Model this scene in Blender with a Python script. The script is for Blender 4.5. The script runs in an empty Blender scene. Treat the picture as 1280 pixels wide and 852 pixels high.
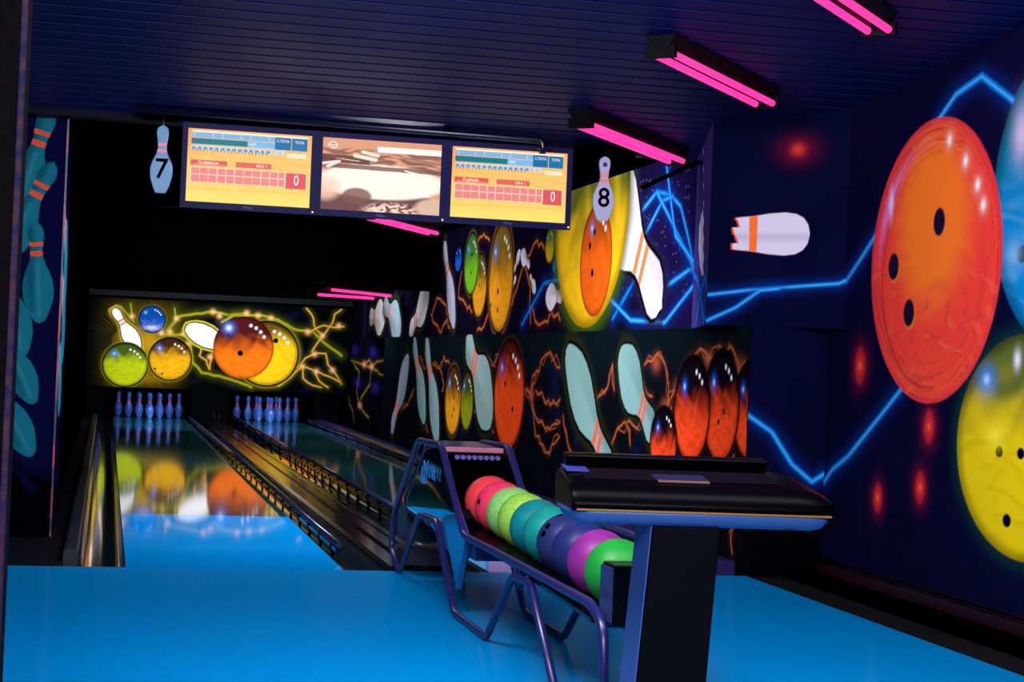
import bpy, math, random
import numpy as np
from mathutils import Vector, Matrix
random.seed(5)
S = bpy.context.scene
COL = S.collection

# ------------------------------------------------------------------ camera
F_PX, YAW, PITCH, ROLL, CAM_H = 2209.26, .22488, .01203, .04126, 1.0705
cd = bpy.data.cameras.new('camera'); cam = bpy.data.objects.new('camera', cd); COL.objects.link(cam)
cd.sensor_width = 36.0; cd.lens = F_PX * 36.0 / 1280.0; cd.clip_end = 100; cd.clip_start = .05
fw = Vector((math.sin(YAW)*math.cos(PITCH), math.cos(YAW)*math.cos(PITCH), math.sin(PITCH)))
r0 = Vector((math.cos(YAW), -math.sin(YAW), 0)); u0 = r0.cross(fw)
rr = r0*math.cos(ROLL) + u0*math.sin(ROLL); uu = -r0*math.sin(ROLL) + u0*math.cos(ROLL)
M = Matrix((rr, uu, -fw)).transposed().to_4x4(); M.translation = Vector((0, 0, CAM_H))
cam.matrix_world = M
S.camera = cam

# ------------------------------------------------------------------ world, lamps, exposure
S.view_settings.view_transform = 'Standard'; S.view_settings.look = 'None'
S.view_settings.gamma = 1; S.view_settings.exposure = 0; S.view_settings.use_curve_mapping = False
W = bpy.data.worlds.new('world'); S.world = W; W.use_nodes = True
W.node_tree.nodes['Background'].inputs[0].default_value = (.12, .18, .6, 1)
W.node_tree.nodes['Background'].inputs[1].default_value = .03

def area(name, loc, target, sx, sy, power, color=(.93, .9, 1)):
    l = bpy.data.lights.new(name, 'AREA'); l.shape = 'RECTANGLE'; l.size = sx; l.size_y = sy
    l.energy = power; l.color = color
    o = bpy.data.objects.new(name, l); COL.objects.link(o); o.location = loc
    o.rotation_euler = (Vector(target)-Vector(loc)).to_track_quat('-Z', 'Y').to_euler()
    return o
area('added_fill_over_approach', (1.1, 4.6, 2.72), (1.5, 7.0, 0), 3.2, 1.4, 165)  # unseen area light added to brighten the approach evenly
area('added_fill_by_camera', (.4, .4, 2.35), (2.4, 8.6, 1.25), 3.4, .9, 300)  # unseen fill added by the camera for flat light on the murals
area('added_fill_behind_monitors', (1.45, 11.0, 2.28), (3.1, 13.8, 1.1), 1.5, .4, 130)  # no fixture here: fill added out of sight to light the upper mural
area('added_fill_at_foul_line', (1.45, 10.3, 2.25), (1.1, 9.6, 0), 1.6, .25, 75)  # added fill, hidden by the monitors, brightens the floor around the foul line
area('added_fill_facing_right_wall', (.5, 4.9, 2.55), (3.74, 7.2, 1.35), 1.2, 1.0, 110)  # added fill out of view, lifts the right wall mural
area('added_fill_mid_lane', (.9, 16.3, 2.25), (3.4, 18.5, .9), 1.6, .4, 90)  # unseen fill added for the right wall midway down the lanes
area('masking_lamp', (1.6, 23.9, 2.25), (1.65, 26.6, 1.05), 3.0, .2, 135)
area('pin_deck_lamp', (1.56, 26.75, 1.0), (1.56, 27.5, .1), 3.0, .05, 13, (.6, .75, 1))
area('added_fill_far_wall', (2.0, 21.0, 2.3), (3.5, 22.0, 1.2), 1.2, .3, 55)  # unseen fill added beyond the soffit for the far side wall

# ------------------------------------------------------------------ colour and materials
def lin(v):
    v = v/255.0
    return v/12.92 if v <= .04045 else ((v+.055)/1.055)**2.4
def C(r, g, b): return (lin(r), lin(g), lin(b))
def mat(name, color, rough=.5, metal=0, spec=.5, emit=None, es=1, noise=None, coat=0):
    m = bpy.data.materials.new(name); m.use_nodes = True; nt = m.node_tree
    b = nt.nodes['Principled BSDF']
    b.inputs['Base Color'].default_value = (*color, 1); b.inputs['Roughness'].default_value = rough
    b.inputs['Metallic'].default_value = metal; b.inputs['Specular IOR Level'].default_value = spec
    b.inputs['Coat Weight'].default_value = coat; b.inputs['Coat Roughness'].default_value = .05
    if emit:
        b.inputs['Emission Color'].default_value = (*emit, 1); b.inputs['Emission Strength'].default_value = es
    if noise:
        sc, amt, c2 = noise
        tc = nt.nodes.new('ShaderNodeTexCoord'); n = nt.nodes.new('ShaderNodeTexNoise'); n.inputs['Scale'].default_value = sc
        n.inputs['Detail'].default_value = 5
        r = nt.nodes.new('ShaderNodeValToRGB'); r.color_ramp.elements[0].position = .5-amt; r.color_ramp.elements[1].position = .5+amt
        r.color_ramp.elements[0].color = (*c2, 1); r.color_ramp.elements[1].color = (*color, 1)
        nt.links.new(tc.outputs['Object'], n.inputs['Vector']); nt.links.new(n.outputs['Fac'], r.inputs['Fac'])
        nt.links.new(r.outputs['Color'], b.inputs['Base Color'])
    return m
def vcol_mat(name, rough=.6, spec=.2, emission=0):
    m = bpy.data.materials.new(name); m.use_nodes = True; nt = m.node_tree; b = nt.nodes['Principled BSDF']
    a = nt.nodes.new('ShaderNodeVertexColor'); a.layer_name = 'paint'
    b.inputs['Roughness'].default_value = rough; b.inputs['Specular IOR Level'].default_value = spec
    if emission:
        b.inputs['Base Color'].default_value = (0, 0, 0, 1)
        nt.links.new(a.outputs['Color'], b.inputs['Emission Color']); b.inputs['Emission Strength'].default_value = emission
    else:
        nt.links.new(a.outputs['Color'], b.inputs['Base Color'])
    return m
m_mural = vcol_mat('wall_paint', .7, .0)
m_screen = vcol_mat('screen_glow', .4, .1, 1.2)
m_black = mat('matt_black', (.0004, .0004, .0006), .8, spec=.0)
m_wallnavy = mat('navy_plaster', C(8, 8, 34), .7, spec=.0, noise=(6, .2, C(5, 5, 22)))
m_tube = mat('violet_lacquer_tube', C(27, 27, 84), .32, spec=.6)
m_gloss = mat('gloss_black', (.003, .004, .007), .12, spec=.6)
m_blueplastic = mat('blue_grey_plastic', C(22, 40, 84), .35, spec=.5)
m_colfront = mat('charcoal_panel', C(3, 4, 8), .6, spec=.05)
m_colside = mat('blue_lit_panel', C(60, 84, 150), .45)  # blue light on the pedestal's left face put into the colour
m_pink = mat('pink_tube', (.02, .01, .01), .4, emit=(1.0, .035, .30), es=1.5)
m_fixture = mat('dark_fixture', C(6, 5, 12), .6, spec=.1, noise=(60, .2, C(3, 2, 6)))
m_gut = mat('polished_gutter', C(20, 34, 40), .10, spec=.9, coat=.5)
m_rail = mat('brushed_rail', C(60, 70, 96), .22, metal=.8)
m_cap = mat('capping', C(7, 9, 14), .13, spec=.8)
m_carpet = mat('dark_carpet', C(20, 19, 26), .95, spec=.05, noise=(300, .25, C(11, 10, 15)))
m_darkfloor = mat('dark_floor', C(5, 7, 14), .7, spec=.03)
m_bezel = mat('bezel', C(22, 22, 76), .5, spec=.1)

# ------------------------------------------------------------------ mesh helpers
class MB:
    def __init__(s): s.v = []; s.f = []; s.mi = []; s.cur = 0; s.sm = []
    def add(s, vs, fs, smooth=False):
        b = len(s.v); s.v += [tuple(v) for v in vs]
        for f in fs: s.f.append([b+i for i in f]); s.mi.append(s.cur); s.sm.append(smooth)
        return s
    def box(s, x0, x1, y0, y1, z0, z1):
        v = [(x, y, z) for x in (x0, x1) for y in (y0, y1) for z in (z0, z1)]
        return s.add(v, [(0,1,3,2),(4,6,7,5),(0,4,5,1),(2,3,7,6),(0,2,6,4),(1,5,7,3)])
    def prism(s, poly, axis, a0, a1):
        # poly in the other two axes, extruded along axis from a0 to a1
        n = len(poly)
        def P(p, a): return {'x': (a, p[0], p[1]), 'y': (p[0], a, p[1]), 'z': (p[0], p[1], a)}[axis]
        v = [P(p, a0) for p in poly] + [P(p, a1) for p in poly]
        f = [list(range(n))[::-1], [n+i for i in range(n)]] + [(i, (i+1) % n, n+(i+1) % n, n+i) for i in range(n)]
        return s.add(v, f)
    def tube(s, pts, r, n=12, corner=.05, closed=False):
        P = [Vector(p) for p in pts]
        if corner and len(P) > 2:
            Q = []
            N = len(P)
            for i, p in enumerate(P):
                if not closed and i in (0, N-1): Q.append(p); continue
                a, c = P[i-1], P[(i+1) % N]
                da, dc = (a-p), (c-p)
                k = min(corner, da.length*.45, dc.length*.45)
                A_, C_ = p+da.normalized()*k, p+dc.normalized()*k
                for j in range(6):
                    t = j/5; Q.append(A_*(1-t)**2 + p*2*t*(1-t) + C_*t*t)
            P = Q
        vs = []; N = len(P); up = None
        for i, p in enumerate(P):
            if closed: t = (P[(i+1) % N]-P[i-1])
            else: t = P[min(i+1, N-1)]-P[max(i-1, 0)]
            t.normalize()
            if up is None:
                up = Vector((1, 0, 0)) if abs(t.x) < .9 else Vector((0, 0, 1))
            a = (up - t*up.dot(t)).normalized(); b = t.cross(a); up = a
            for k in range(n):
                th = 2*math.pi*k/n; vs.append(p + a*math.cos(th)*r + b*math.sin(th)*r)
        fs = []
        for i in range(N if closed else N-1):
            j = (i+1) % N
            for k in range(n): fs.append((i*n+k, i*n+(k+1) % n, j*n+(k+1) % n, j*n+k))
        s.add(vs, fs, True)
        if not closed:
            b = len(s.v)-len(vs)
            s.f += [[b+k for k in range(n)][::-1], [b+(N-1)*n+k for k in range(n)]]; s.mi += [s.cur]*2; s.sm += [False]*2
        return s
    def lathe(s, prof, cx=0, cy=0, n=24, mats=None):
        vs = [(cx+r*math.cos(2*math.pi*k/n), cy+r*math.sin(2*math.pi*k/n), z) for z, r in prof for k in range(n)]
        b = len(s.v); s.v += vs
        for i in range(len(prof)-1):
            for k in range(n):
                s.f.append([b+i*n+k, b+i*n+(k+1) % n, b+(i+1)*n+(k+1) % n, b+(i+1)*n+k]); s.mi.append(mats[i] if mats else s.cur); s.sm.append(True)
        s.f.append([b+k for k in range(n)][::-1]); s.mi.append(mats[0] if mats else s.cur); s.sm.append(False)
        s.f.append([b+(len(prof)-1)*n+k for k in range(n)]); s.mi.append(mats[-1] if mats else s.cur); s.sm.append(False)
        return s
    def build(s, name, m, parent=None, bevel=0, loc=None):
        me = bpy.data.meshes.new(name); me.from_pydata(s.v, [], s.f); me.update()
        for x in (m if isinstance(m, (list, tuple)) else [m]): me.materials.append(x)
        me.polygons.foreach_set('material_index', s.mi); me.polygons.foreach_set('use_smooth', s.sm)
        o = bpy.data.objects.new(name, me); COL.objects.link(o)
        if parent is not None:
            o.parent = parent
            o.location = -Vector(parent.location) if parent.type == 'EMPTY' and loc is None else (loc or (0, 0, 0))
            if parent.type != 'EMPTY': o.location = loc or (0, 0, 0)
        elif loc: o.location = loc
        if bevel:
            bm = o.modifiers.new('bevel', 'BEVEL'); bm.width = bevel; bm.segments = 3; bm.limit_method = 'ANGLE'
        return o
def tag(o, label=None, cat=None, group=None, kind=None):
    if label: o['label'] = label
    if cat: o['category'] = cat
    if group: o['group'] = group
    if kind: o['kind'] = kind
    return o
def thing(name, label, cat, loc=(0, 0, 0), group=None):
    o = bpy.data.objects.new(name, None); COL.objects.link(o); o.location = loc; o.empty_display_size = .1
    return tag(o, label, cat, group)
def text(name, body, m, parent, matrix, size=.1, extrude=.001, align='CENTER', sx=1.0, base=None):
    cu = bpy.data.curves.new(name, 'FONT'); cu.body = body; cu.size = size; cu.extrude = extrude
    cu.align_x = align; cu.align_y = 'CENTER'; cu.resolution_u = 4
    if base: cu.offset = base
    t = bpy.data.objects.new(name+'_src', cu); COL.objects.link(t)
    bpy.context.view_layer.update()
    me = bpy.data.meshes.new_from_object(t.evaluated_get(bpy.context.evaluated_depsgraph_get()))
    bpy.data.objects.remove(t); me.materials.clear(); me.materials.append(m)
    me.transform(Matrix.Scale(sx, 4, Vector((1, 0, 0)))); me.transform(matrix)
    o = bpy.data.objects.new(name, me); COL.objects.link(o); o.parent = parent
    o.location = -Vector(parent.location) if parent.type == 'EMPTY' else (0, 0, 0)
    return o
def frame_mat(origin, xdir, ydir):
    x = Vector(xdir).normalized(); y = Vector(ydir).normalized(); z = x.cross(y)
    m = Matrix((x, y, z)).transposed().to_4x4(); m.translation = Vector(origin); return m

# ------------------------------------------------------------------ painted surfaces (airbrushed murals, screen pictures)
def vn(U, V, f=1.0, seed=0):
    a = np.random.RandomState(seed).uniform(0, 6.28, 8)
    x = U*f; y = V*f
    wx = x+.7*np.sin(1.7*y+a[0])+.35*np.sin(3.9*y+1.3*x+a[1]); wy = y+.7*np.sin(1.3*x+a[2])+.35*np.sin(4.3*x-1.1*y+a[3])
    return .5+.25*(np.sin(2.1*wx+a[4])*np.sin(2.7*wy+a[5])+.5*np.sin(5.3*wx+a[6]+2*wy)+.5*np.sin(6.1*wy+a[7]-wx))
def sst(a, b, x):
    t = np.clip((x-a)/(b-a), 0, 1); return t*t*(3-2*t)
class Canvas:
    def __init__(s, us, vs, base):
        s.us = np.array(us); s.vs = np.array(vs); s.U, s.V = np.meshgrid(s.us, s.vs)
        s.c = np.zeros(s.U.shape+(3,)); s.c[:] = base; s.aa = .006
    def put(s, mask, col):
        mask = np.clip(mask, 0, 1)[..., None]; s.c = s.c*(1-mask)+np.asarray(col)*mask
    def glow(s, x, y, r, col, k=1, ry=None):
        d = np.hypot((s.U-x)/r, (s.V-y)/(ry or r)); s.put(k*np.exp(-d*d*1.6), col)
    def disc(s, x, y, rx, ry, col, k=1):
        d = np.hypot((s.U-x)/rx, (s.V-y)/ry); w = s.aa/min(rx, ry); s.put(k*(1-sst(1-w, 1+w, d)), col)
    def rect(s, x0, x1, y0, y1, col): s.put(((s.U >= x0)&(s.U < x1)&(s.V >= y0)&(s.V < y1)).astype(float), col)
    def dist(s, pts):
        D = np.full(s.U.shape, 9e9)
        for (ax, ay), (bx, by) in zip(pts[:-1], pts[1:]):
            dx, dy = bx-ax, by-ay; L = dx*dx+dy*dy+1e-12
            t = np.clip(((s.U-ax)*dx+(s.V-ay)*dy)/L, 0, 1)
            D = np.minimum(D, np.hypot(s.U-ax-t*dx, s.V-ay-t*dy))
        return D
    def bolt(s, pts, w, col, halo=None, hw=3.5, jit=0, k=.9, seed=1, core=None):
        if jit:
            R = np.random.RandomState(seed); q = [pts[0]]
            for a, b in zip(pts[:-1], pts[1:]):
                L = math.hypot(b[0]-a[0], b[1]-a[1]); n = max(2, int(L/.07))
                for i in range(1, n+1):
                    t = i/n; e = jit if i < n else 0
                    q.append((a[0]+(b[0]-a[0])*t+R.uniform(-e, e), a[1]+(b[1]-a[1])*t+R.uniform(-e, e)))
            pts = q
        D = s.dist(pts)
        if halo is not None: s.put(.5*np.exp(-(D/(w*hw))**2), halo)
        s.put(k*(1-sst(w*.5, w*.5+max(s.aa, w*.6), D)), col)
        if core is not None: s.put(.7*(1-sst(0, w*.45, D)), core)
    def ball(s, x, y, rx, ry, top, low, spot=(.1, .4, 1), holes=(), rim=None, seed=0, halo=None, dots=4, mid=.0, swirl=None, spr=.16, sp=(-.52, .5), hf=1.7):
        w = s.aa/min(rx, ry)
        p = (s.U-x)/rx; q = (s.V-y)/ry; d = np.hypot(p, q)
        if halo is not None: s.put(.75*np.exp(-np.maximum(d-1, 0)**2/(.10**2)), halo)
        if rim is not None: s.put(1-sst(1.04, 1.04+2*w, d), (.002, .003, .003))
        n = vn(p, q, hf, seed)
        t = sst(-.35, .5, q-mid+(n-.5)*.40)
        col = np.asarray(low)[None, None]*(1-t[..., None])+np.asarray(top)[None, None]*t[..., None]
        n2 = vn(p*.9+.3*q, q*2.2, 2.6, seed+3)
        sw = np.asarray(swirl if swirl is not None else [c*.55 for c in low])
        k = (sst(.40, .9, n2)*.34*(1-t))[..., None]; col = col*(1-k)+sw*k
        e = sst(.86, 1.0, d)[..., None]*.55; col = col*(1-e)
        m = (1-sst(1-w, 1+w, d))
        s.put(m, col)
        if spot is not None:
            ds = np.hypot((p-sp[0])/spr, (q-sp[1])/spr); s.put(m*.9*np.exp(-ds**2*1.3), spot)
            s.put(m*.8*np.exp(-ds**2*9), (.6, .8, 1))
        for i in range(dots):
            a = math.radians(75-i*15); dd = np.hypot((p-.74*math.cos(a)-.02), (q-.74*math.sin(a)))/(.052)
            s.put(m*np.exp(-dd**4*.8), (.85, .9, .85))
        for hx, hy, hr in holes:
            dh = np.hypot(p-hx, q-hy); s.put(m*(1-sst(hr*.9, hr*1.1, dh)), (.002, .002, .004))
    def pin(s, head, base, col, stripe=(.9, .12, .08), ratio=.32, halo=None, shade=.45, rim=True, stripes=((.62, .66), (.70, .74)), cut=None):
        hx, hy = head; bx, by = base; L = math.hypot(hx-bx, hy-by); ax, ay = (hx-bx)/L, (hy-by)/L
        a = ((s.U-bx)*ax+(s.V-by)*ay)/L; b = ((s.U-bx)*-ay+(s.V-by)*ax)/L
        T = [-.02, 0, .04, .12, .22, .32, .42, .52, .6, .66, .72, .8, .88, .94, .98, 1.0, 1.02]
        R = [0, .3, .48, .72, .94, 1.0, .93, .7, .48, .39, .38, .46, .53, .46, .3, .1, 0]
        w = np.interp(a, T, R)*ratio/2; aa = s.aa/L
        inside = (1-sst(-aa, aa, np.abs(b)-w))*(w > 0)
        if cut is not None: inside = inside*(a < cut+.03*np.sin(b*160))
        if halo is not None:
            w2 = np.interp(a, [x*1.12-.05 for x in T], R)*ratio/2+.05
            s.put(.8*np.exp(-np.maximum(np.abs(b)-w2+.03, 0)**2/.0012)*(a > -.08)*(a < 1.06), halo)
        if rim: s.put((1-sst(0, aa, np.abs(b)-w-.018))*(a > -.02)*(a < 1.02), (.002, .004, .004))
        c = np.asarray(col)[None, None]*(1-shade*sst(-.02, .06, b*np.sign(ratio))[..., None]*sst(0, 1, a+.2)[..., None])
        s.put(inside, c)
        for s0, s1 in stripes: s.put(inside*((a > s0)&(a < s1)), stripe)
    def mesh(s, name, fn, m, parent=None, kind=None):
        nv, nu = s.U.shape
        X, Y, Z = fn(s.U.ravel(), s.V.ravel())
        o0 = np.zeros(nu*nv)
        co = np.stack([X+o0, Y+o0, Z+o0], 1).astype(np.float32)
        me = bpy.data.meshes.new(name); me.vertices.add(nu*nv); me.vertices.foreach_set('co', co.ravel())
        i = (np.arange(nv-1)[:, None]*nu+np.arange(nu-1)[None]).ravel()
        q = np.stack([i, i+1, i+1+nu, i+nu], 1).astype(np.int32)
        me.loops.add(q.size); me.loops.foreach_set('vertex_index', q.ravel())
        me.polygons.add(len(q)); me.polygons.foreach_set('loop_start', np.arange(0, q.size, 4, dtype=np.int32))
        me.update(calc_edges=True); me.validate()
        at = me.color_attributes.new('paint', 'FLOAT_COLOR', 'POINT')
        rgba = np.ones((nu*nv, 4), np.float32); rgba[:, :3] = s.c.reshape(-1, 3); at.data.foreach_set('color', rgba.ravel())
        me.materials.append(m)
        o = bpy.data.objects.new(name, me); COL.objects.link(o)
        if parent is not None:
            o.parent = parent
            if parent.type == 'EMPTY': o.location = -Vector(parent.location)
        return o
def persp(y_near, y_far, n):   # finer columns towards the near end of a long wall, u = -y
    return -1.0/np.linspace(1.0/y_far, 1.0/y_near, n)

# ------------------------------------------------------------------ setting: floors
YF = 8.784; L1, L2, LW = .133, 1.942, 1.066
def wood(name, c1, c2, rough, spec, coat=0, plank=.027, film=0):
    m = bpy.data.materials.new(name); m.use_nodes = True; nt = m.node_tree; b = nt.nodes['Principled BSDF']
    tc = nt.nodes.new('ShaderNodeTexCoord'); mp = nt.nodes.new('ShaderNodeMapping'); mp.inputs['Scale'].default_value = (1/plank, .8, 1)
    br = nt.nodes.new('ShaderNodeTexNoise'); br.inputs['Scale'].default_value = 1.0; br.inputs['Detail'].default_value = 3
    mx = nt.nodes.new('ShaderNodeMix'); mx.data_type = 'RGBA'
    mx.inputs[6].default_value = (*c1, 1); mx.inputs[7].default_value = (*c2, 1)
    nt.links.new(tc.outputs['Object'], mp.inputs['Vector']); nt.links.new(mp.outputs['Vector'], br.inputs['Vector'])
    nt.links.new(br.outputs['Fac'], mx.inputs[0]); nt.links.new(mx.outputs[2], b.inputs['Base Color'])
    b.inputs['Roughness'].default_value = rough; b.inputs['Specular IOR Level'].default_value = spec
    b.inputs['Coat Weight'].default_value = coat
    if film:
        b.inputs['Specular IOR Level'].default_value = 0
        gl = nt.nodes.new('ShaderNodeBsdfGlossy'); gl.inputs['Color'].default_value = (film, film, film, 1); gl.inputs['Roughness'].default_value = rough
        ad = nt.nodes.new('ShaderNodeAddShader'); nt.links.new(b.outputs[0], ad.inputs[0]); nt.links.new(gl.outputs[0], ad.inputs[1])
        nt.links.new(ad.outputs[0], nt.nodes['Material Output'].inputs[0])
    return m
m_approach = wood('blacklit_maple', C(0, 111, 172), C(0, 119, 180), .14, 0, film=.05)
m_laneblue = wood('blacklit_lane_maple', C(0, 114, 180), C(0, 121, 187), .035, 0, film=.42)
m_lanedark = wood('oiled_lane', C(6, 34, 32), C(12, 50, 50), .055, .9, film=.68)
fl = MB().box(-2.2, 3.32, 1.0, YF, -.12, 0).build('floor', m_approach); tag(fl, kind='structure')
fc = MB().box(3.32, 3.52, 1.0, YF, -.12, -.001).build('floor', m_carpet); tag(fc, kind='structure')
fd = MB().box(-2.2, 3.8, YF, 29.5, -.2, -.1).build('floor', m_darkfloor); tag(fd, kind='structure')
fe = MB().box(-2.2, -.17, YF+.001, 29.0, -.1, -.002).build('floor', m_darkfloor); tag(fe, kind='structure')
bb = MB(); bb.box(3.52, 3.74, 1.0, YF, -.12, .03); 
bb = bb.build('baseboard_right', m_black); tag(bb, kind='structure')
m_bb = mat('trim_gloss', C(34, 9, 22), .25, spec=.9)  # pink reflection of the tubes put into the trim colour
tr = MB(); tr.box(3.715, 3.745, 1.0, YF-.02, .03, .085); tr.tube([(3.72, 1.0, .088), (3.72, YF-.02, .088)], .008, corner=0); tr.tube([(3.735, 1.0, .103), (3.735, YF-.02, .103)], .006, corner=0)
tr = tr.build('baseboard_right', m_bb); tag(tr, kind='structure')

# ------------------------------------------------------------------ setting: ceiling of long narrow boards
def ceil_z(y): return 2.46+.075*(8.6-y)
cb = MB(); y = 2.2
while y < 10.0:
    a, b = y, y+.122
    za, zb = ceil_z(a), ceil_z(b)
    cb.add([(-1.6, a, za), (3.9, a, za), (3.9, b, zb), (-1.6, b, zb), (-1.6, a, za+.02), (3.9, a, za+.02), (3.9, b, zb+.02), (-1.6, b, zb+.02)],
           [(0,3,2,1),(0,1,5,4),(1,2,6,5),(2,3,7,6),(3,0,4,7),(4,5,6,7)])
    y += .152
m_board = mat('ceiling_boards', C(17, 27, 92), .5, spec=.07, noise=(1.2, .3, C(11, 20, 74)))
ce = cb.build('ceiling', m_board); tag(ce, kind='structure')
ce2 = MB().add([(-2.2, 1, ceil_z(1)+.03), (4.4, 1, ceil_z(1)+.03), (4.4, 10.2, ceil_z(10.2)+.03), (-2.2, 10.2, ceil_z(10.2)+.03)]+[(-2.2, 1, 3.2), (4.4, 1, 3.2), (4.4, 10.2, 3.2), (-2.2, 10.2, 3.2)],
               [(0,1,2,3),(4,7,6,5),(0,4,5,1),(1,5,6,2),(2,6,7,3),(3,7,4,0)]).build('ceiling', m_black); tag(ce2, kind='structure')
ce3 = MB().box(-2.2, 4.4, 10.2, 29.5, 2.4, 2.5).build('ceiling', m_black); tag(ce3, kind='structure')
sof = MB().box(-.35, 3.405, 18.4, 18.9, 1.80, 2.4).build('trim_1', m_black); tag(sof, kind='structure')
bm_ = MB().box(-1.6, 3.3, 9.98, 10.12, 2.32, 2.42).build('trim_2', mat('beam_navy', C(7, 8, 26), .6, spec=.08)); tag(bm_, kind='structure')

# ------------------------------------------------------------------ setting: right wall group with its murals
NAVY = np.array(C(9, 11, 45)); NAVY2 = np.array(C(25, 10, 52))
BLUE = C(0, 128, 220); BLUEC = C(90, 190, 245); BLUEH = C(6, 50, 140)
A, B, Fp = (3.15, 9.08), (3.745, 8.61), (3.41, 10.09)
wr = MB(); wr.box(3.75, 4.3, 1.0, 8.83, -.12, 3.15); wall_right = wr.build('wall_right', m_wallnavy); tag(wall_right, kind='structure')
c = Canvas(np.linspace(-8.8, -5.3, 560), np.linspace(.0, 2.85, 620), NAVY)
n = vn(c.U, c.V, 1.3, 3); c.put(.55*n, NAVY*.6); c.put(.5*sst(1.5, 2.6, c.V)*vn(c.U, c.V, .8, 8), NAVY2)
n = vn(c.U*2, c.V*5, 3, 9); c.put(.22*sst(.6, .9, n), C(30, 14, 52))
for b_ in ([(-7.618, 2.285), (-7.45, 2.382), (-7.208, 2.43), (-6.92, 2.284), (-6.8, 2.2)], [(-8.80, .50), (-8.697, .574), (-8.498, .658), (-8.131, .879), (-7.90, 1.02)], [(-8.7, 1.50), (-8.615, 1.563), (-8.444, 1.668), (-8.24, 1.80)]):
    c.bolt(b_, .022, BLUE, BLUEH, 2.6, core=BLUEC)
for x, y_, s_ in ((-8.393, 1.126, .11), (-7.595, .851, .095), (-7.662, .563, .09), (-8.122, .475, .085)):
    c.glow(x, y_, s_, C(130, 14, 60), .8, s_*1.2); c.disc(x, y_, s_*.52, s_*.85, C(190, 34, 50), .55); c.glow(x, y_, s_*.6, C(235, 50, 40), .95, s_*.7); c.glow(x, y_, s_*.22, C(255, 105, 50), .9)
# teal ball at the right edge
c.ball(-6.36, 1.86, .70, .68, C(10, 120, 150), C(10, 130, 195), None, [(-.62, -.36, .055), (-.5, -.45, .05)], seed=4, dots=0, swirl=C(110, 190, 225), hf=2)
c.glow(-6.83, 2.13, .09, C(215, 190, 225), .9, .14); c.glow(-6.86, 1.62, .10, C(150, 200, 230), .5, .08)
# yellow ball
c.ball(-6.71, .805, .60, .475, C(92, 104, 40), C(232, 205, 18), C(20, 140, 230), [(-.355, -.065, .052), (-.05, -.06, .052), (-.21, -.67, .06)], seed=11, halo=C(10, 50, 50), dots=0, mid=.28, swirl=C(190, 150, 10), spr=.14, sp=(-.58, .58), hf=2)
c.glow(-6.797, 1.17, .035, (.9, .9, 1), .9, .05); c.glow(-6.96, .84, .10, C(255, 235, 60), .8, .07)
# orange ball
x0, y0, R0 = -7.628, 1.628, .668
p = (c.U-x0)/R0; q = (c.V-y0)/R0; d = np.hypot(p, q)
m_ = 1-sst(.993, 1.007, d)
c.put(m_, C(244, 66, 54)); c.put(m_*.6*(1-sst(-.95, -.5, q)), C(250, 84, 50))
n = vn(p*1.0, q*2.6, 2.6, 21); n3 = vn(p*.6+q, q*.5-p*2, 7, 27)
c.put(m_*(1-sst(.35, .78, np.hypot((p+.02)*1.05, (q-.30)*.95)+.12*(n-.5))), C(255, 122, 38))
ta = np.arctan2(q, p); st3 = vn(ta*1.2+.6*n, d*16, 1.5, 5); ring = sst(.6, .85, d)*sst(.45, .8, st3)
c.put(m_*.34*ring, C(140, 26, 50)); c.put(m_*.30*sst(.62, .85, n)*(q < -.05), C(255, 120, 70))
sw = np.sin(26*np.hypot(p-.1, (q+.35)*.8)+6*n)*.5+.5
c.put(m_*.35*sst(.5, 1, sw)*sst(.4, .7, n)*sst(.0, -.4, q)*(1-sst(.6, .9, d)), C(190, 30, 60))
c.put(m_*.5*sst(.93, 1.0, d), C(205, 30, 70))
for k_ in range(5):
    c.put(m_*.22*np.exp(-((d-.80-.035*k_+.05*np.sin(3*q+k_))/.010)**2)*(p < .1), C(140, 18, 50))
c.put(m_*.8*np.exp(-((d-.86)/.045)**2)*np.exp(-((q-.42)/.26)**2)*(p < 0), C(225, 130, 220))
c.put(m_*.9*np.exp(-((p+.70)/.035)**2-((q-.45)/.10)**2), C(240, 220, 255))
for (x, y_) in ((-7.496, 2.178), (-7.331, 2.065), (-7.208, 1.945), (-7.149, 1.851)):
    c.glow(x, y_, .055, C(255, 170, 150), .6, .06); c.glow(x, y_, .025, (1, .98, .98), 1, .03)
for x, y_ in ((-7.569, 1.805), (-8.042, 1.617), (-7.853, 1.386)):
    c.disc(x+.01, y_-.01, .062, .072, C(225, 120, 30)) if x < -7.7 else None
    c.disc(x, y_, .058, .066, C(26, 16, 48))
c.mesh('mural', lambda U, V: (3.745, -U, V), m_mural, wall_right)

# upper block that juts out above the low wall, lanes' right side
ub = MB(); poly = [(4.1, 24.1), (3.415, 24.1), (3.415, 10.085), (3.156, 9.085), (3.75, 8.617), (4.1, 8.617)]
ub.prism(poly, 'z', 1.315, 3.1); wall_block = ub.build('wall_right', m_wallnavy); tag(wall_block, kind='structure')
def seg(P, Q, off=.003):
    P, Q = np.array(P), np.array(Q); L = np.hypot(*(Q-P)); dd = (Q-P)/L; nn = np.array([dd[1], -dd[0]])
    if nn @ np.array([-1, -1.5]) < 0: nn = -nn
    return L, (lambda U, V: (P[0]+dd[0]*U+nn[0]*off, P[1]+dd[1]*U+nn[1]*off, V))
L_, fn = seg(A, B)
c = Canvas(np.linspace(0, L_, 230), np.linspace(1.315, 2.55, 420), NAVY); c.aa = .004
c.put(.5*vn(c.U, c.V, 2, 3), NAVY*.6)
c.glow(.474, 2.258, .12, C(120, 10, 45), .8, .085); c.glow(.474, 2.258, .045, C(225, 60, 40), .9, .04)
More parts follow.
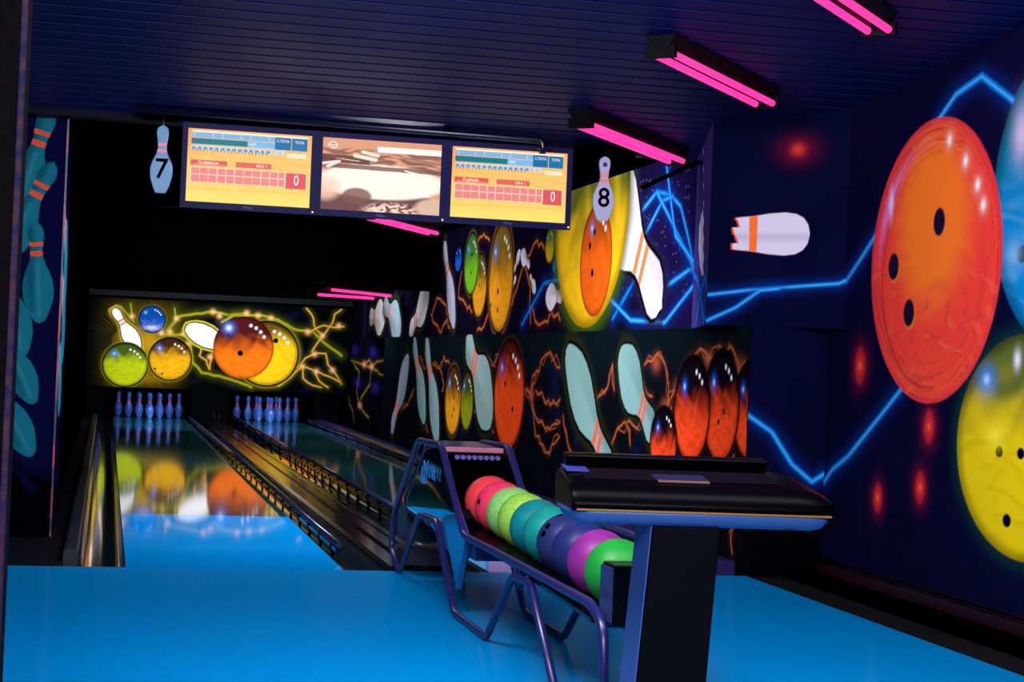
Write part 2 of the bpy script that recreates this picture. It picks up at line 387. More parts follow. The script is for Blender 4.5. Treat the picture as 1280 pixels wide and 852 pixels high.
for b_ in ([(0, 1.478), (.249, 1.511), (.555, 1.538), (.72, 1.552), (.76, 1.57)], [(0, 1.338), (.164, 1.414), (.294, 1.507), (.40, 1.52)]):
    c.bolt(b_, .014, BLUE, BLUEH, 2.6, core=BLUEC)
bx, by = .352, 1.808      # broken painted bowling pin lying on its side
hw = np.interp(c.U, [.13, .18, .25, .33, .42, .48, .52, .545, .556], [.083, .088, .095, .108, .114, .106, .085, .05, 0])
jag = .150+.018*np.sign(np.sin(c.V*75))*np.abs(np.sin(c.V*31+1))
ins = (1-sst(-.004, .004, np.abs(c.V-by-.002)-hw))*(c.U > jag)*(c.U < .556)
ins2 = (1-sst(-.004, .004, np.abs(c.V-by-.002)-hw-.002))*(c.U > jag-.012)*(c.U < .2)
c.put(ins2, C(240, 80, 40)); c.put(ins, C(222, 214, 232)); c.put(ins*np.exp(-((c.V-by+.015)/.02)**2)*.5, C(170, 160, 195))
c.put(ins*((c.U > .222-.1*(c.V-by)*.2)&(c.U < .268)), C(255, 120, 50))
c.mesh('mural', fn, m_mural, wall_block)
L_, fn = seg(Fp, A)
c = Canvas(np.linspace(0, L_, 160), np.linspace(1.315, 2.45, 380), C(74, 62, 132)); c.aa = .004  # lamp light on this face painted in as a brighter violet base
c.put(.5*vn(c.U, c.V, 2, 5), C(46, 38, 96))
hw = np.interp(c.V, [1.60, 1.66, 1.78, 1.9, 1.965, 1.99], [.12, .25, .34, .30, .16, 0])
xr = .66-(c.V-1.8)*.5
c.put(((c.U < xr+.03*np.sin(c.V*60))&(c.U > xr-hw)&(c.V > 1.6)).astype(float), C(228, 222, 238))
c.bolt([(0, 1.64), (.3, 1.60), (.9, 1.36), (1.04, 1.338)], .02, BLUE, BLUEH); c.bolt([(.3, 1.33), (.55, 1.48), (.86, 1.588), (1.04, 1.50)], .02, BLUE, BLUEH); c.bolt([(.5, 1.55), (.9, 1.32)], .02, BLUE, BLUEH)
c.mesh('mural', fn, m_mural, wall_block)

ORL = C(196, 104, 46); ORH = C(70, 30, 20); WHT = C(214, 216, 226)
c = Canvas(persp(10.08, 24.1, 900), np.linspace(1.315, 2.42, 300), C(9, 9, 27)); c.aa = .008
c.put(.5*vn(c.U*.5, c.V, 3, 2), C(20, 10, 34)); c.put(sst(-11.6, -10.6, c.U)*.8, C(26, 16, 66))
st = np.random.RandomState(4)
for i in range(160): c.glow(st.uniform(-12, -10.2), st.uniform(1.5, 2.35), .012, C(150, 120, 190), .5, .007)
for b_ in ([(-14.966, 1.575), (-14.572, 1.905), (-14.117, 2.082), (-13.885, 2.004)], [(-18.836, 1.533), (-18.594, 1.726), (-18.117, 1.647), (-17.797, 1.393), (-17.481, 1.511)],
           [(-17.285, 1.947), (-17.399, 1.711), (-16.685, 1.537)], [(-16.523, 2.222), (-16.275, 2.268), (-16.01, 2.192)], [(-14.216, 1.524), (-13.997, 1.389), (-13.651, 1.404), (-13.534, 1.479), (-13.27, 1.412)],
           [(-16.4, 1.36), (-16.1, 1.40), (-15.95, 1.5)], [(-14.25, 1.40), (-14.3, 1.7), (-14.6, 1.93)], [(-18.9, 1.55), (-18.3, 1.35), (-17.9, 1.5)]):
    c.bolt(b_, .016, ORL, ORH, 3, jit=.03, k=.85)
for b_ in ([(-14.568, 1.389), (-13.837, 1.717), (-13.371, 1.726)], [(-11.337, 1.642), (-11.801, 1.402)]): c.bolt(b_, .02, BLUE, BLUEH)
for b_ in ([(-11.902, 1.544), (-11.375, 1.385), (-10.622, 1.36), (-10.078, 1.58)], [(-10.587, 1.595), (-10.161, 1.678), (-10.08, 1.654)],
           [(-11.202, 2.109), (-10.9, 2.205), (-10.613, 2.165), (-10.394, 2.073), (-10.213, 1.855), (-10.103, 1.694)], [(-11.125, 1.94), (-10.773, 2.138), (-10.562, 2.151)], [(-10.9, 2.205), (-10.368, 1.864), (-10.101, 1.68)], [(-10.721, 2.368), (-10.482, 1.9), (-10.122, 1.724)]):
    c.bolt(b_, .022, BLUE, BLUEH, 2.4, core=BLUEC)
PIN1 = dict(stripe=C(232, 84, 60), halo=C(46, 52, 20), ratio=.30)
c.pin((-23.52, 1.60), (-22.2, 1.57), C(225, 225, 215), **{**PIN1, 'ratio': .36})
c.pin((-22.3, 1.75), (-20.9, 1.42), C(140, 165, 175), **{**PIN1, 'ratio': .34})
c.pin((-20.25, 1.36), (-19.1, 1.80), C(235, 238, 240), **{**PIN1, 'ratio': .36})
c.pin((-18.30, 2.30), (-17.55, 1.415), C(190, 190, 215), **PIN1)
for h_, b_ in (((-14.93, 1.86), (-14.74, 2.03)), ((-14.36, 1.88), (-14.70, 2.0)), ((-14.98, 1.72), (-14.85, 1.81)), ((-14.34, 1.80), (-14.12, 1.66)), ((-13.22, 1.60), (-13.75, 1.60))):
    L9 = math.hypot(h_[0]-b_[0], h_[1]-b_[1]); c.pin(h_, b_, C(222, 222, 232), ratio=.42, halo=C(60, 30, 24), rim=False)
c.ball(-17.482, 2.088, .168, .126, C(10, 40, 120), C(20, 100, 210), BLUE, seed=1)
c.ball(-16.384, 1.784, .316, .296, C(84, 80, 24), C(222, 150, 26), BLUE, [(0, 0, .06)], seed=3, halo=C(90, 62, 16), rim=1)
c.ball(-16.814, 2.01, .326, .295, C(60, 110, 40), C(110, 180, 30), BLUE, [(-.1, .3, .06), (.1, .3, .06), (0, -.3, .07)], seed=2, halo=C(150, 110, 30), rim=1)
c.ball(-15.468, 1.825, .49, .485, C(120, 92, 26), C(238, 156, 30), BLUE, [(-.2, -.25, .06), (-.15, -.6, .06), (-.75, -.5, .05)], seed=5, halo=C(170, 110, 30), rim=1)
c.ball(-13.69, 2.013, .146, .136, C(90, 100, 30), C(190, 160, 30), BLUE, seed=6, halo=C(60, 50, 20))
c.ball(-13.518, 1.845, .052, .051, C(20, 60, 130), C(20, 110, 200), BLUE, dots=0)
c.pin((-10.72, 1.47), (-12.2, 2.46), C(224, 216, 232), stripe=C(240, 120, 60), ratio=.42, halo=C(30, 24, 60), shade=.2)
c.ball(-12.523, 2.235, 1.021, .889, C(84, 92, 24), C(240, 190, 24), None, seed=14, halo=C(60, 96, 20), dots=0, swirl=C(190, 140, 16), mid=-.25, hf=2)
c.ball(-12.311, 1.834, .43, .41, C(150, 62, 14), C(226, 96, 22), C(40, 120, 220), [(-.12, .50, .06), (-.40, .27, .07), (-.18, -.22, .075)], seed=15, dots=3, mid=.2, spr=.13, sp=(-.3, .58), swirl=C(190, 70, 14))
c.mesh('mural', lambda U, V: (3.41, -U, V), m_mural, wall_block)

# low wall beside the lanes
wl = MB().prism([(3.305, 21.4), (3.305, 8.805), (4.2, 8.805), (4.2, 28.2), (3.605, 28.2), (3.605, 21.4)], 'z', -.12, 1.31); wl.box(3.605, 4.2, 24.12, 28.2, 1.31, 2.4)
wall_low = wl.build('wall_right', m_wallnavy); tag(wall_low, kind='structure')
c = Canvas(persp(8.80, 21.4, 1000), np.linspace(-.1, 1.312, 380), C(7, 9, 16)); c.aa = .007
c.put(.7*sst(.85, 1.25, c.V+.1*vn(c.U, c.V, 2, 1)), C(9, 22, 26))
for i in range(60): c.glow(st.uniform(-20, -8.9), st.uniform(.4, 1.15), .10, C(10, 24, 66), .45, .09)
RL = C(178, 92, 46)
for i, b_ in enumerate([[(-19.153, .726), (-19.481, .55), (-19.98, .48)], [(-18.884, 1.098), (-18.504, .961), (-18.358, 1.062)], [(-18.188, 1.044), (-17.637, .972), (-17.462, 1.107), (-17.147, 1.034)], [(-17.637, .972), (-17.399, .825), (-17.483, .747)],
        [(-15.719, 1.116), (-15.378, 1.035), (-15.269, .887), (-14.939, .779)], [(-15.391, 1.102), (-15.142, 1.037), (-14.933, 1.137)], [(-15.87, .616), (-15.603, .541), (-15.278, .529)], [(-18.372, .408), (-18.178, .298)],
        [(-13.919, .807), (-13.665, .844), (-13.655, .964), (-13.476, 1.019)], [(-13.66, .814), (-13.473, .643), (-13.038, .574), (-12.718, .645)], [(-13.658, .8), (-13.447, .497), (-13.066, .394), (-12.717, .533)], [(-13.51, .856), (-13.324, .853), (-13.189, .77), (-12.898, .779), (-12.745, .812)],
        [(-13.667, .83), (-13.392, 1.086), (-13.099, 1.162), (-12.787, 1.044)], [(-15.117, .511), (-14.99, .452)], [(-12.202, 1.097), (-12.009, .964), (-11.863, .833)], [(-11.891, .743), (-11.703, .86), (-11.475, .931), (-11.381, 1.083), (-11.318, .913)],
        [(-10.764, 1.089), (-10.642, .95), (-10.468, .894)], [(-10.661, 1.09), (-10.406, 1.162), (-10.237, 1.095), (-10.148, .884), (-10.171, .826), (-10.033, .945), (-9.817, 1.118)], [(-11.342, .55), (-11.207, .663), (-10.991, .694), (-10.903, .574)], [(-10.994, .714), (-10.849, .7), (-10.512, .735)],
        [(-9.975, .965), (-9.815, 1.099), (-9.599, 1.193), (-9.428, 1.139), (-9.277, 1.211), (-9.016, 1.159), (-8.957, 1.074), (-8.866, 1.126)], [(-10.328, .82), (-10.08, .839)], [(-12.635, .692), (-12.463, .489), (-12.314, .405)], [(-13.891, .85), (-13.667, .83)], [(-8.98, .62), (-9.03, .5)],
        [(-8.912, .322), (-8.929, .256), (-8.998, .211)], [(-8.978, .196), (-8.945, .10)]]):
    c.bolt(b_, .008, RL, ORH, 4, jit=.032, seed=i, k=.85); c.bolt(b_, .006, RL, None, jit=.05, seed=i+50, k=.5)
for x, y_ in ((-13.66, .82), (-10.42, 1.10), (-11.86, .85), (-9.45, 1.13), (-8.95, 1.09), (-9.98, .95), (-10.2, .84), (-15.3, .93)): c.glow(x, y_, .10, C(190, 90, 60), .6, .06)
LP = dict(stripe=C(240, 88, 50), shade=.30, halo=C(30, 36, 14))
c.pin((-20.6, .20), (-19.6, 1.07), C(136, 152, 168), ratio=.34, **LP)
c.pin((-19.3, 1.28), (-18.4, .42), C(122, 158, 160), ratio=.34, **LP)
c.pin((-18.52, 1.27), (-17.6, .25), C(132, 162, 170), ratio=.33, **LP)
c.pin((-16.35, 1.27), (-15.1, .57), C(138, 172, 166), ratio=.44, **LP)
c.ball(-16.216, .693, .286, .27, C(56, 60, 18), C(132, 140, 22), BLUE, [(-.2, .1, .05)], seed=31, rim=1, halo=C(60, 50, 14))
c.ball(-16.902, .676, .381, .332, C(80, 46, 14), C(220, 150, 24), BLUE, [(.15, .1, .07), (.2, -.25, .07), (0, -.45, .06)], seed=30, rim=1, halo=C(140, 84, 20))
c.ball(-14.474, .795, .555, .455, C(84, 22, 16), C(232, 76, 26), C(50, 60, 190), [(.3, -.25, .06), (-.25, .2, .06)], seed=32, rim=1, halo=C(80, 40, 16), mid=.35, swirl=C(170, 46, 16))
c.pin((-11.25, .30), (-12.60, 1.16), C(126, 168, 162), ratio=.30, **LP)
c.pin((-10.40, .66), (-11.22, 1.15), C(122, 164, 158), ratio=.44, **LP)
for a_ in ((-8.77, .872, .24, .25), (-9.218, .879, .28, .30), (-9.713, .844, .31, .30), (-10.217, .62, .25, .215)):
    c.ball(*a_, C(16, 8, 16), C(250, 74, 30), C(30, 90, 210), [(-.1, -.3, .06), (.2, -.1, .06)] if a_[0] > -9.5 else [], seed=int(-a_[0]*10), rim=1, halo=C(60, 26, 14), mid=-.02, dots=3, swirl=C(150, 30, 14), sp=(-.45, .42))
c.mesh('mural', lambda U, V: (3.30, -U, V), m_mural, wall_low)
c = Canvas(np.linspace(-27.55, -21.4, 420), np.linspace(-.1, 2.38, 300), C(5, 6, 14)); c.aa = .012
for x, y_ in ((-26.223, 1.153), (-24.31, 1.132), (-25.772, .672), (-23.996, .644)): c.glow(x, y_, .45, C(34, 28, 110), .9, .09)
for i, b_ in enumerate([[(-27.242, 1.005), (-25.176, .954), (-24.428, .922), (-23.455, .833), (-22.553, .751)], [(-26.265, .956), (-25.621, .826), (-25.833, .546), (-25.472, .338), (-24.493, .213)],
        [(-25.176, .954), (-24.639, 1.025), (-24.428, .922), (-24.011, 1.004), (-23.019, 1.025)], [(-24.428, .922), (-24.539, .684), (-25.408, .448)], [(-27.5, .65), (-26.9, .55), (-26.5, .33), (-26.159, .25), (-25.998, .098)]]):
    c.bolt(b_, .020, C(120, 106, 30), C(40, 36, 12), 3, jit=.015, seed=i)
for x, y_ in ((-25.176, .954), (-24.428, .93), (-25.45, .36)): c.glow(x, y_, .22, C(230, 150, 110), .8, .05)
c.mesh('mural', lambda U, V: (3.60, -U, V), m_mural, wall_low)
c = Canvas(np.linspace(3.305, 3.745, 150), np.linspace(0, 1.312, 420), NAVY); c.aa = .004
c.put(.5*vn(c.U, c.V, 2, 3), NAVY*.6); c.put(1-sst(.30, .42, c.V+.16*vn(c.U, c.V, 9, 4)), C(4, 4, 9))  # light falloff towards the floor painted as a ragged dark zone
c.bolt([(3.30, .845), (3.327, .83), (3.442, .758), (3.561, .592), (3.678, .502), (3.745, .545)], .018, BLUE, BLUEH, 2.6, core=BLUEC)
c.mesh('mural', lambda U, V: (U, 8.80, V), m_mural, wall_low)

# far end: masking panel above the pin decks
mask_t = thing('masking_panel', 'wide painted masking panel with glowing bowling balls above the pin decks', 'mural panel', (1.65, 26.6, .45))
MB().box(-.29, 3.595, 26.61, 26.66, .46, 1.78).build('backing_board', m_black, mask_t)
c = Canvas(np.linspace(-.30, 3.73, 780), np.linspace(.45, 1.80, 270), C(3, 5, 7)); c.aa = .008
for i in range(40): c.glow(st.uniform(1.2, 3.5), st.uniform(.5, 1.7), .07, C(18, 16, 60), .5, .05)
c.put(.9*np.exp(-((c.U-.53)/.55)**4-((c.V-1.08)/.62)**4)*(.55+.45*vn(c.U, c.V, 5, 3)), C(112, 96, 14))
c.glow(.62, 1.14, .26, C(196, 150, 26), .8, .26); c.glow(.28, 1.20, .14, C(180, 140, 30), .6); c.glow(.62, .60, .3, C(150, 116, 16), .6, .1)
for k_ in range(12):
    a_ = math.radians(118+k_*8); c.bolt([(.30+.25*math.cos(a_), 1.15+.25*math.sin(a_)*.8), (.30+.62*math.cos(a_), 1.15+.62*math.sin(a_)*.75)], .018, (.003, .006, .004), None, k=.8)
GL = C(150, 150, 20); GH = C(70, 80, 14)
for i, b_ in enumerate([[(.881, 1.331), (1.025, 1.545), (1.159, 1.586), (1.567, 1.657), (1.81, 1.616), (2.084, 1.664)], [(.798, 1.276), (1.138, 1.29), (1.245, 1.174), (1.293, .864), (1.436, .713), (1.712, .672), (1.992, .595), (2.203, .516)],
        [(1.711, 1.507), (1.879, 1.619), (2.294, 1.639), (2.575, 1.581), (2.861, 1.436), (3.107, 1.43), (3.291, 1.261), (3.583, 1.062)], [(3.005, 1.777), (3.097, 1.676), (3.159, 1.467), (3.287, 1.367)], [(3.552, 1.785), (3.449, 1.71), (3.419, 1.567), (3.27, 1.349), (3.121, 1.113)],
        [(3.073, 1.41), (3.28, 1.525), (3.458, 1.498), (3.599, 1.522)], [(2.887, .84), (3.02, 1.003), (3.158, 1.079), (3.334, 1.087), (3.377, .912), (3.488, .793), (3.6, .62)], [(2.973, .878), (3.169, .816), (3.384, .736), (3.565, .654)], [(2.973, .878), (2.998, .686), (3.143, .586), (3.286, .556)],
        [(3.187, .799), (3.246, .66), (3.392, .56)], [(1.419, 1.112), (1.391, .972), (1.496, .906), (1.554, .77), (1.577, 1.014)], [(2.619, .549), (2.788, .678), (2.973, .878)], [(.174, 1.678), (.332, 1.513), (.385, 1.447)], [(.323, 1.72), (.349, 1.514)], [(.985, 1.682), (1.011, 1.475), (.93, 1.368)]]):
    col = GL if (b_[0][0] < 2.6 and i < 3) or i > 11 else C(214, 152, 50)
    c.bolt(b_, .016 if i > 2 else .024, col, GH, 3, jit=.008, seed=i)
for x, y_ in ((1.02, 1.53), (.35, 1.53), (1.567, 1.657), (2.084, 1.66), (2.26, 1.63), (2.46, 1.60), (3.04, 1.41), (3.27, 1.36), (3.52, 1.53), (3.16, 1.07), (2.98, .87), (3.2, .80), (3.45, .83), (.8, 1.30), (.93, 1.32), (1.14, 1.30), (1.2, 1.14), (1.55, .96), (1.67, 1.60)):
    c.glow(x, y_, .05, C(255, 190, 120), .85, .05)
c.pin((.075, 1.635), (.475, 1.02), C(250, 250, 250), stripe=C(240, 140, 90), ratio=.33, halo=C(190, 160, 30), shade=0)
u_ = ((c.U-1.19)*math.cos(-.42)+(c.V-1.40)*math.sin(-.42)); v_ = (-(c.U-1.19)*math.sin(-.42)+(c.V-1.40)*math.cos(-.42))
for g_, cc in ((.05, C(176, 170, 30)), (.018, (.002, .003, .003)), (0, C(252, 252, 252))):
    w_ = np.interp(u_, [-.03-g_, 0, .08, .2, .34, .52, .8], [0, .07, .12, .155, .16, .12, .06])+g_*(u_ > -.03-g_)
    c.put((np.abs(v_) < w_)*(u_ > -.02-g_)*(u_ < .7), cc)
BH = C(160, 160, 26)
c.ball(.653, 1.501, .195, .2, C(8, 70, 150), C(20, 80, 180), C(60, 150, 240), seed=2, halo=BH, rim=1, swirl=C(210, 220, 240), mid=-.3)
c.glow(.655, 1.37, .13, C(215, 215, 240), .85, .04)
c.ball(.281, .792, .328, .323, C(66, 92, 22), C(186, 206, 20), C(60, 140, 250), seed=3, halo=BH, rim=1, mid=.25, swirl=C(120, 150, 10))
c.ball(.949, .905, .314, .318, C(66, 34, 14), C(232, 176, 22), C(40, 120, 230), [(-.7, -.5, .05), (-.35, -.73, .05)], seed=7, halo=BH, rim=1, mid=.2, swirl=C(180, 120, 10))
c.ball(2.42, 1.046, .475, .487, C(96, 70, 16), C(246, 200, 22), None, [(.27, .43, .08), (-.12, -.26, .075)], seed=8, halo=BH, rim=1, mid=.45, swirl=C(190, 140, 16), dots=4)
c.ball(2.058, 1.125, .467, .484, C(74, 22, 22), C(246, 120, 20), None, [(-.1, -.18, .09), (-.5, .38, .06)], seed=9, rim=None, mid=.0, swirl=C(190, 60, 16))
c.glow(1.82, 1.42, .10, C(60, 130, 250), .95); c.glow(1.82, 1.42, .05, C(230, 240, 255), .95)
c.mesh('mural', lambda U, V: (U*.9638, 26.6, CAM_H+(V-CAM_H)*.9638), m_mural, mask_t)
we = MB(); we.box(-2.2, 4.2, 28.6, 28.8, -.2, 2.5); we.box(-.29, 3.59, 26.67, 26.7, 1.80, 2.2); we = we.build('wall_back', m_black); tag(we, kind='structure')
pb = MB(); pb.box(1.30, 1.86, 27.62, 28.6, -.1, .44); pb.box(-.29, -.02, 27.62, 28.6, -.1, .44); pb.box(3.2, 3.59, 27.62, 28.6, -.1, .44)
pb = pb.build('trim_3', mat('pit_divider', C(3, 5, 8), .7, spec=.05)); tag(pb, kind='structure')
pd = MB().box(-.29, 3.59, 26.55, 26.60, 1.81, 1.89).build('trim_4', mat('valance', C(9, 15, 18), .6, spec=.05)); tag(pd, kind='structure')

# left wall with painted pins
wL = MB(); wL.box(-1.6, -.265, 10.145, 12.1, -.002, 2.4); wL.box(-1.6, -.30, 12.9, 28.6, -.002, 2.4); wL.box(-2.4, -1.6, 1.0, 28.6, -.12, 3.1)
wall_left = wL.build('wall_left', m_black); tag(wall_left, kind='structure')
TEAL = C(26, 122, 142)
c = Canvas(np.linspace(-.95, -.262, 260), np.linspace(0, 2.4, 640), C(13, 14, 60)); c.aa = .004
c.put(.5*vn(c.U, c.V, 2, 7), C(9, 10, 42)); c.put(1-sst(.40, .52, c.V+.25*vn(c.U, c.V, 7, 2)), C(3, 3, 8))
OS = C(250, 92, 60)
for h_, b_ in (((-.365, 2.37), (-.53, 1.75)), ((-.335, 2.07), (-.60, 1.50)), ((-.418, 1.735), (-.372, 1.19)), ((-.57, 1.52), (-.455, 1.0)), ((-.60, 1.20), (-.385, .74)), ((-.66, .94), (-.385, .45))):
    c.pin(h_, b_, TEAL, stripe=OS, ratio=.31, rim=False, shade=.45, stripes=((.66, .71), (.76, .80)))
    hx, hy = h_; bx, by = b_; L9 = math.hypot(hx-bx, hy-by)
    ax, ay = (hx-bx)/L9, (hy-by)/L9; b9 = ((c.U-bx)*-ay+(c.V-by)*ax)/L9; a9 = ((c.U-bx)*ax+(c.V-by)*ay)/L9
    c.put(.30*np.exp(-((b9+.0)/.02)**2)*(a9 > .05)*(a9 < .6), C(70, 165, 175)); c.put(.35*np.exp(-((b9-.07)/.03)**2)*(a9 > .1)*(a9 < .5), C(10, 70, 100))
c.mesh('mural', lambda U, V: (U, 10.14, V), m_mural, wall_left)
c = Canvas(np.linspace(10.145, 12.1, 130), np.linspace(0, 2.4, 400), C(8, 9, 34)); c.aa = .006
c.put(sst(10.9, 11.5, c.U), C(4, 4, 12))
for h_, b_ in (((10.0, 1.85), (11.3, 1.42)), ((10.0, 1.50), (11.4, 1.08)), ((9.9, 1.1), (11.1, .75))): c.pin(h_, b_, C(30, 136, 160), stripe=OS, ratio=.34, rim=False)
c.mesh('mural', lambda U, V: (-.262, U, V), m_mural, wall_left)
tl = MB(); tl.box(-.268, -.258, 10.128, 10.15, 0, 2.4); tl = tl.build('trim_5', mat('corner_bead', C(24, 30, 84), .4, spec=.5, noise=(9, .06, C(190, 50, 60)))); tag(tl, kind='structure')
te = MB(); te.box(-.32, -.28, 12.88, 12.93, 0, 2.3); te = te.build('trim_6', mat('dark_edge_strip', C(12, 26, 40), .4)); tag(te, kind='structure')

# near column at the left edge of the view
cl_ = MB().prism([(-.70, 4.25), (-.70, 4.0), (-.216, 4.0), (-.202, 4.012), (-.202, 4.25)], 'z', 0, ceil_z(4.1)+.01)
co = cl_.build('column', mat('rough_brown_column', C(10, 8, 10), .9, spec=.05, noise=(40, .2, C(4, 3, 4))), bevel=.004)
tag(co, 'dark rough square column cut by the left edge of the view', 'column')
ed = MB().box(-.2135, -.199, 3.995, 4.02, 0.0, ceil_z(4.1)).build('lit_edge_strip', mat('lit_edge_mauve', C(58, 34, 50), .7, spec=.1, noise=(30, .12, C(20, 22, 60))), co, bevel=.004); ed['label'] = 'mauve strip painting the lit corner edge'  # pink and blue light on the column edge painted as a strip

# ------------------------------------------------------------------ lanes
m_arrow = mat('lane_dart', C(20, 30, 30), .1)
for i, (x, lab) in enumerate(((L1, 'glossy bowling lane straight ahead, left of the twin lanes'), (L2, 'glossy bowling lane to the right, partly hidden behind the ball return'))):
    t = thing('bowling_lane', lab, 'bowling lane', (x+LW/2, YF, 0), 'bowling lanes')
    MB().box(x, x+LW, YF+.002, 11.60, -.09, 0).build('maple_section', m_laneblue, t)['label'] = 'blue glowing front section of the lane'
    MB().box(x, x+LW, 11.60, 28.1, -.09, 0).build('oiled_section', m_lanedark, t)['label'] = 'dark mirror-like section of the lane'
def gutter(x0, x1, label, y1=27.9):
    mb = MB(); n = 14; prof = []
    for k in range(n+1):
        a = math.pi*k/n; prof.append((x0+(x1-x0)*(1-math.cos(a))/2, -.075*math.sin(a)-.003))
    lo = [(px, -.1) for px, pz in prof][::-1]
    poly = prof+lo
    V_ = []; Fs = []; m = len(prof)
    ys = [YF+.01, 12, 16, 20, 24, y1]
    for y_ in ys: V_ += [(px, y_, pz) for px, pz in prof]
    for i in range(len(ys)-1):
        for k in range(m-1): Fs.append((i*m+k, i*m+k+1, (i+1)*m+k+1, (i+1)*m+k))
    mb.add(V_, Fs, True)
    mb.add([(px, YF+.01, pz) for px, pz in prof]+[(px, YF+.01, -.1) for px, pz in prof], [(k, k+1, m+k+1, m+k) for k in range(m-1)])
    o = mb.build('gutter', m_gut); tag(o, label, 'gutter', 'lane gutters'); return o
gutter(-.09, L1-.004, 'polished gutter along the outer left side of the left lane')
gutter(L1+LW+.004, 1.42, 'polished gutter along the right side of the left lane')
gutter(1.72, L2-.004, 'polished gutter along the left side of the right lane')
gutter(L2+LW+.004, 3.13, 'polished gutter along the wall side of the right lane')
# centre capping with ridges over the ball track
cp = MB(); cp.prism([(1.424, -.1), (1.424, .0), (1.44, .018), (1.50, .018), (1.505, .010), (1.55, .010), (1.555, .026), (1.61, .026), (1.615, .012), (1.66, .012), (1.665, .02), (1.705, .02), (1.716, 0), (1.716, -.1)], 'y', YF+.05, 27.6)
cp = cp.build('ball_track_cover', m_cap); tag(cp, 'long dark ridged capping strip between the two lanes', 'lane capping')
lg = MB().prism([(-.168, -.1), (-.168, .045), (-.155, .055), (-.105, .055), (-.094, .045), (-.094, -.1)], 'y', YF+.25, 27.0)
lg = lg.build('lane_ledge', mat('ledge_grey', C(16, 22, 34), .35, spec=.5)); tag(lg, 'grey ledge running along the left side of the outer gutter', 'lane ledge')
lg = MB().prism([(3.135, -.1), (3.135, .055), (3.15, .07), (3.28, .07), (3.295, .055), (3.295, -.1)], 'y', YF+.10, 27.0)
lg = lg.build('lane_ledge', mat('ledge_violet', C(34, 26, 80), .3, spec=.5)); tag(lg, 'violet-topped ledge at the foot of the low painted wall', 'lane ledge')
def bumper(x, z, y0, y1, label, lean=.0):
    t = thing('bumper_rail', label, 'bumper rail', (x, y0, 0), 'bumper rails')
    MB().tube([(x, y0, z), (x, y1, z)], .016, corner=0).build('rail', m_rail, t)
    MB().box(x-.012, x+.012, y0+.03, y1, z-.05, z-.022).build('skirt', m_gloss, t)
    y_ = y0+.25
    while y_ < y1:
        p_ = MB(); p_.box(x-.007, x+.007, y_, y_+.022, -.075, z-.01); p_.box(x-.015, x+.015, y_-.01, y_+.032, z-.045, z-.018)
        p_.build('bracket', m_black, t); y_ += .56 if y_ < 18 else 1.1
    return t
bumper(1.245, .062, 9.35, 27.0, 'low tubular bumper rail on brackets along the right edge of the left lane')
bumper(1.885, .088, 11.3, 27.0, 'low tubular bumper rail with pale top along the left edge of the right lane')
bumper(3.05, .075, 9.6, 27.0, 'low tubular bumper rail along the wall side of the right lane')
hump = MB()
for k in range(2):
    x = 1.585+.07*k; hump.tube([(x, 26.3, .06), (x, 26.8, .20)], .006, corner=0)
hump = hump.build('ball_lift_hoop', m_rail); tag(hump, 'two small raised wires at the far end of the capping between the lanes', 'ball lift')

# ------------------------------------------------------------------ pins
IN = .0254
prof = [(0, 1.0), (.35, 1.25), (.75, 1.41), (1.5, 1.72), (2.25, 1.953), (3.375, 2.25), (4.5, 2.383), (5.2, 2.36), (5.875, 2.28), (6.6, 2.09), (7.25, 1.85), (8.0, 1.52), (8.625, 1.236), (9.05, 1.07), (9.375, .985), (9.75, .93), (10.0, .90), (10.35, .90), (10.6, .91), (10.875, .935), (11.3, .98), (11.75, 1.047), (12.2, 1.13), (12.625, 1.203), (13.1, 1.26), (13.5, 1.273), (14.0, 1.2), (14.4, 1.02), (14.75, .68), (14.93, .35), (15.0, .08)]
mats_i = [1 if (9.04 <= (a[0]+b[0])/2 <= 9.8 or 10.34 <= (a[0]+b[0])/2 <= 10.9) else 0 for a, b in zip(prof[:-1], prof[1:])]
m_pin = mat('blacklit_pin', C(52, 106, 196), .25, spec=.5); m_pinneck = mat('neon_pink_band', C(250, 50, 120), .3)
m_pinmark = mat('pink_crest', C(220, 70, 150), .4)
pm = MB(); pm.lathe([(z*IN, r*IN) for z, r in prof], n=28, mats=mats_i)
pin0 = pm.build('bowling_pin', [m_pin, m_pinneck])
bd = MB(); R_ = 2.30*IN
vs = []
for k in range(9):
    a = 2*math.pi*k/8; rr_ = .014 if k < 8 else 0
    px = rr_*math.cos(a); pz = 5.6*IN+rr_*1.25*math.sin(a); rad = np.interp(pz/IN, [p_[0] for p_ in prof], [p_[1] for p_ in prof])*IN+.0008
    vs.append((px, -math.sqrt(max(rad*rad-px*px, 0)), pz))
bd.add(vs, [(8, k, (k+1) % 8) for k in range(8)])
mark0 = bd.build('crest', m_pinmark, pin0); mark0['label'] = 'pink crest'
first = True
ORD = {1: ['front tip pin'], 2: ['second-row left pin', 'second-row right pin'], 3: ['third-row left pin', 'third-row middle pin', 'third-row right pin'], 4: ['back-row far left pin', 'back-row inner left pin', 'back-row inner right pin', 'back-row far right pin']}
for x, ln in ((L1+LW/2, 'left'), (L2+LW/2, 'right')):
    for row in range(1, 5):
        for k in range(row):
            if first: o, m_o, first = pin0, mark0, False
            else:
                o = pin0.copy(); COL.objects.link(o); m_o = mark0.copy(); COL.objects.link(m_o); m_o.parent = o
            o.location = (x+(k-(row-1)/2)*.3048, YF+18.29+.264*(row-1), 0)
            tag(o, 'blue-lit pink-necked %s of the %s lane rack' % (ORD[row][k], ln), 'bowling pin', 'bowling pins on the %s lane' % ln)

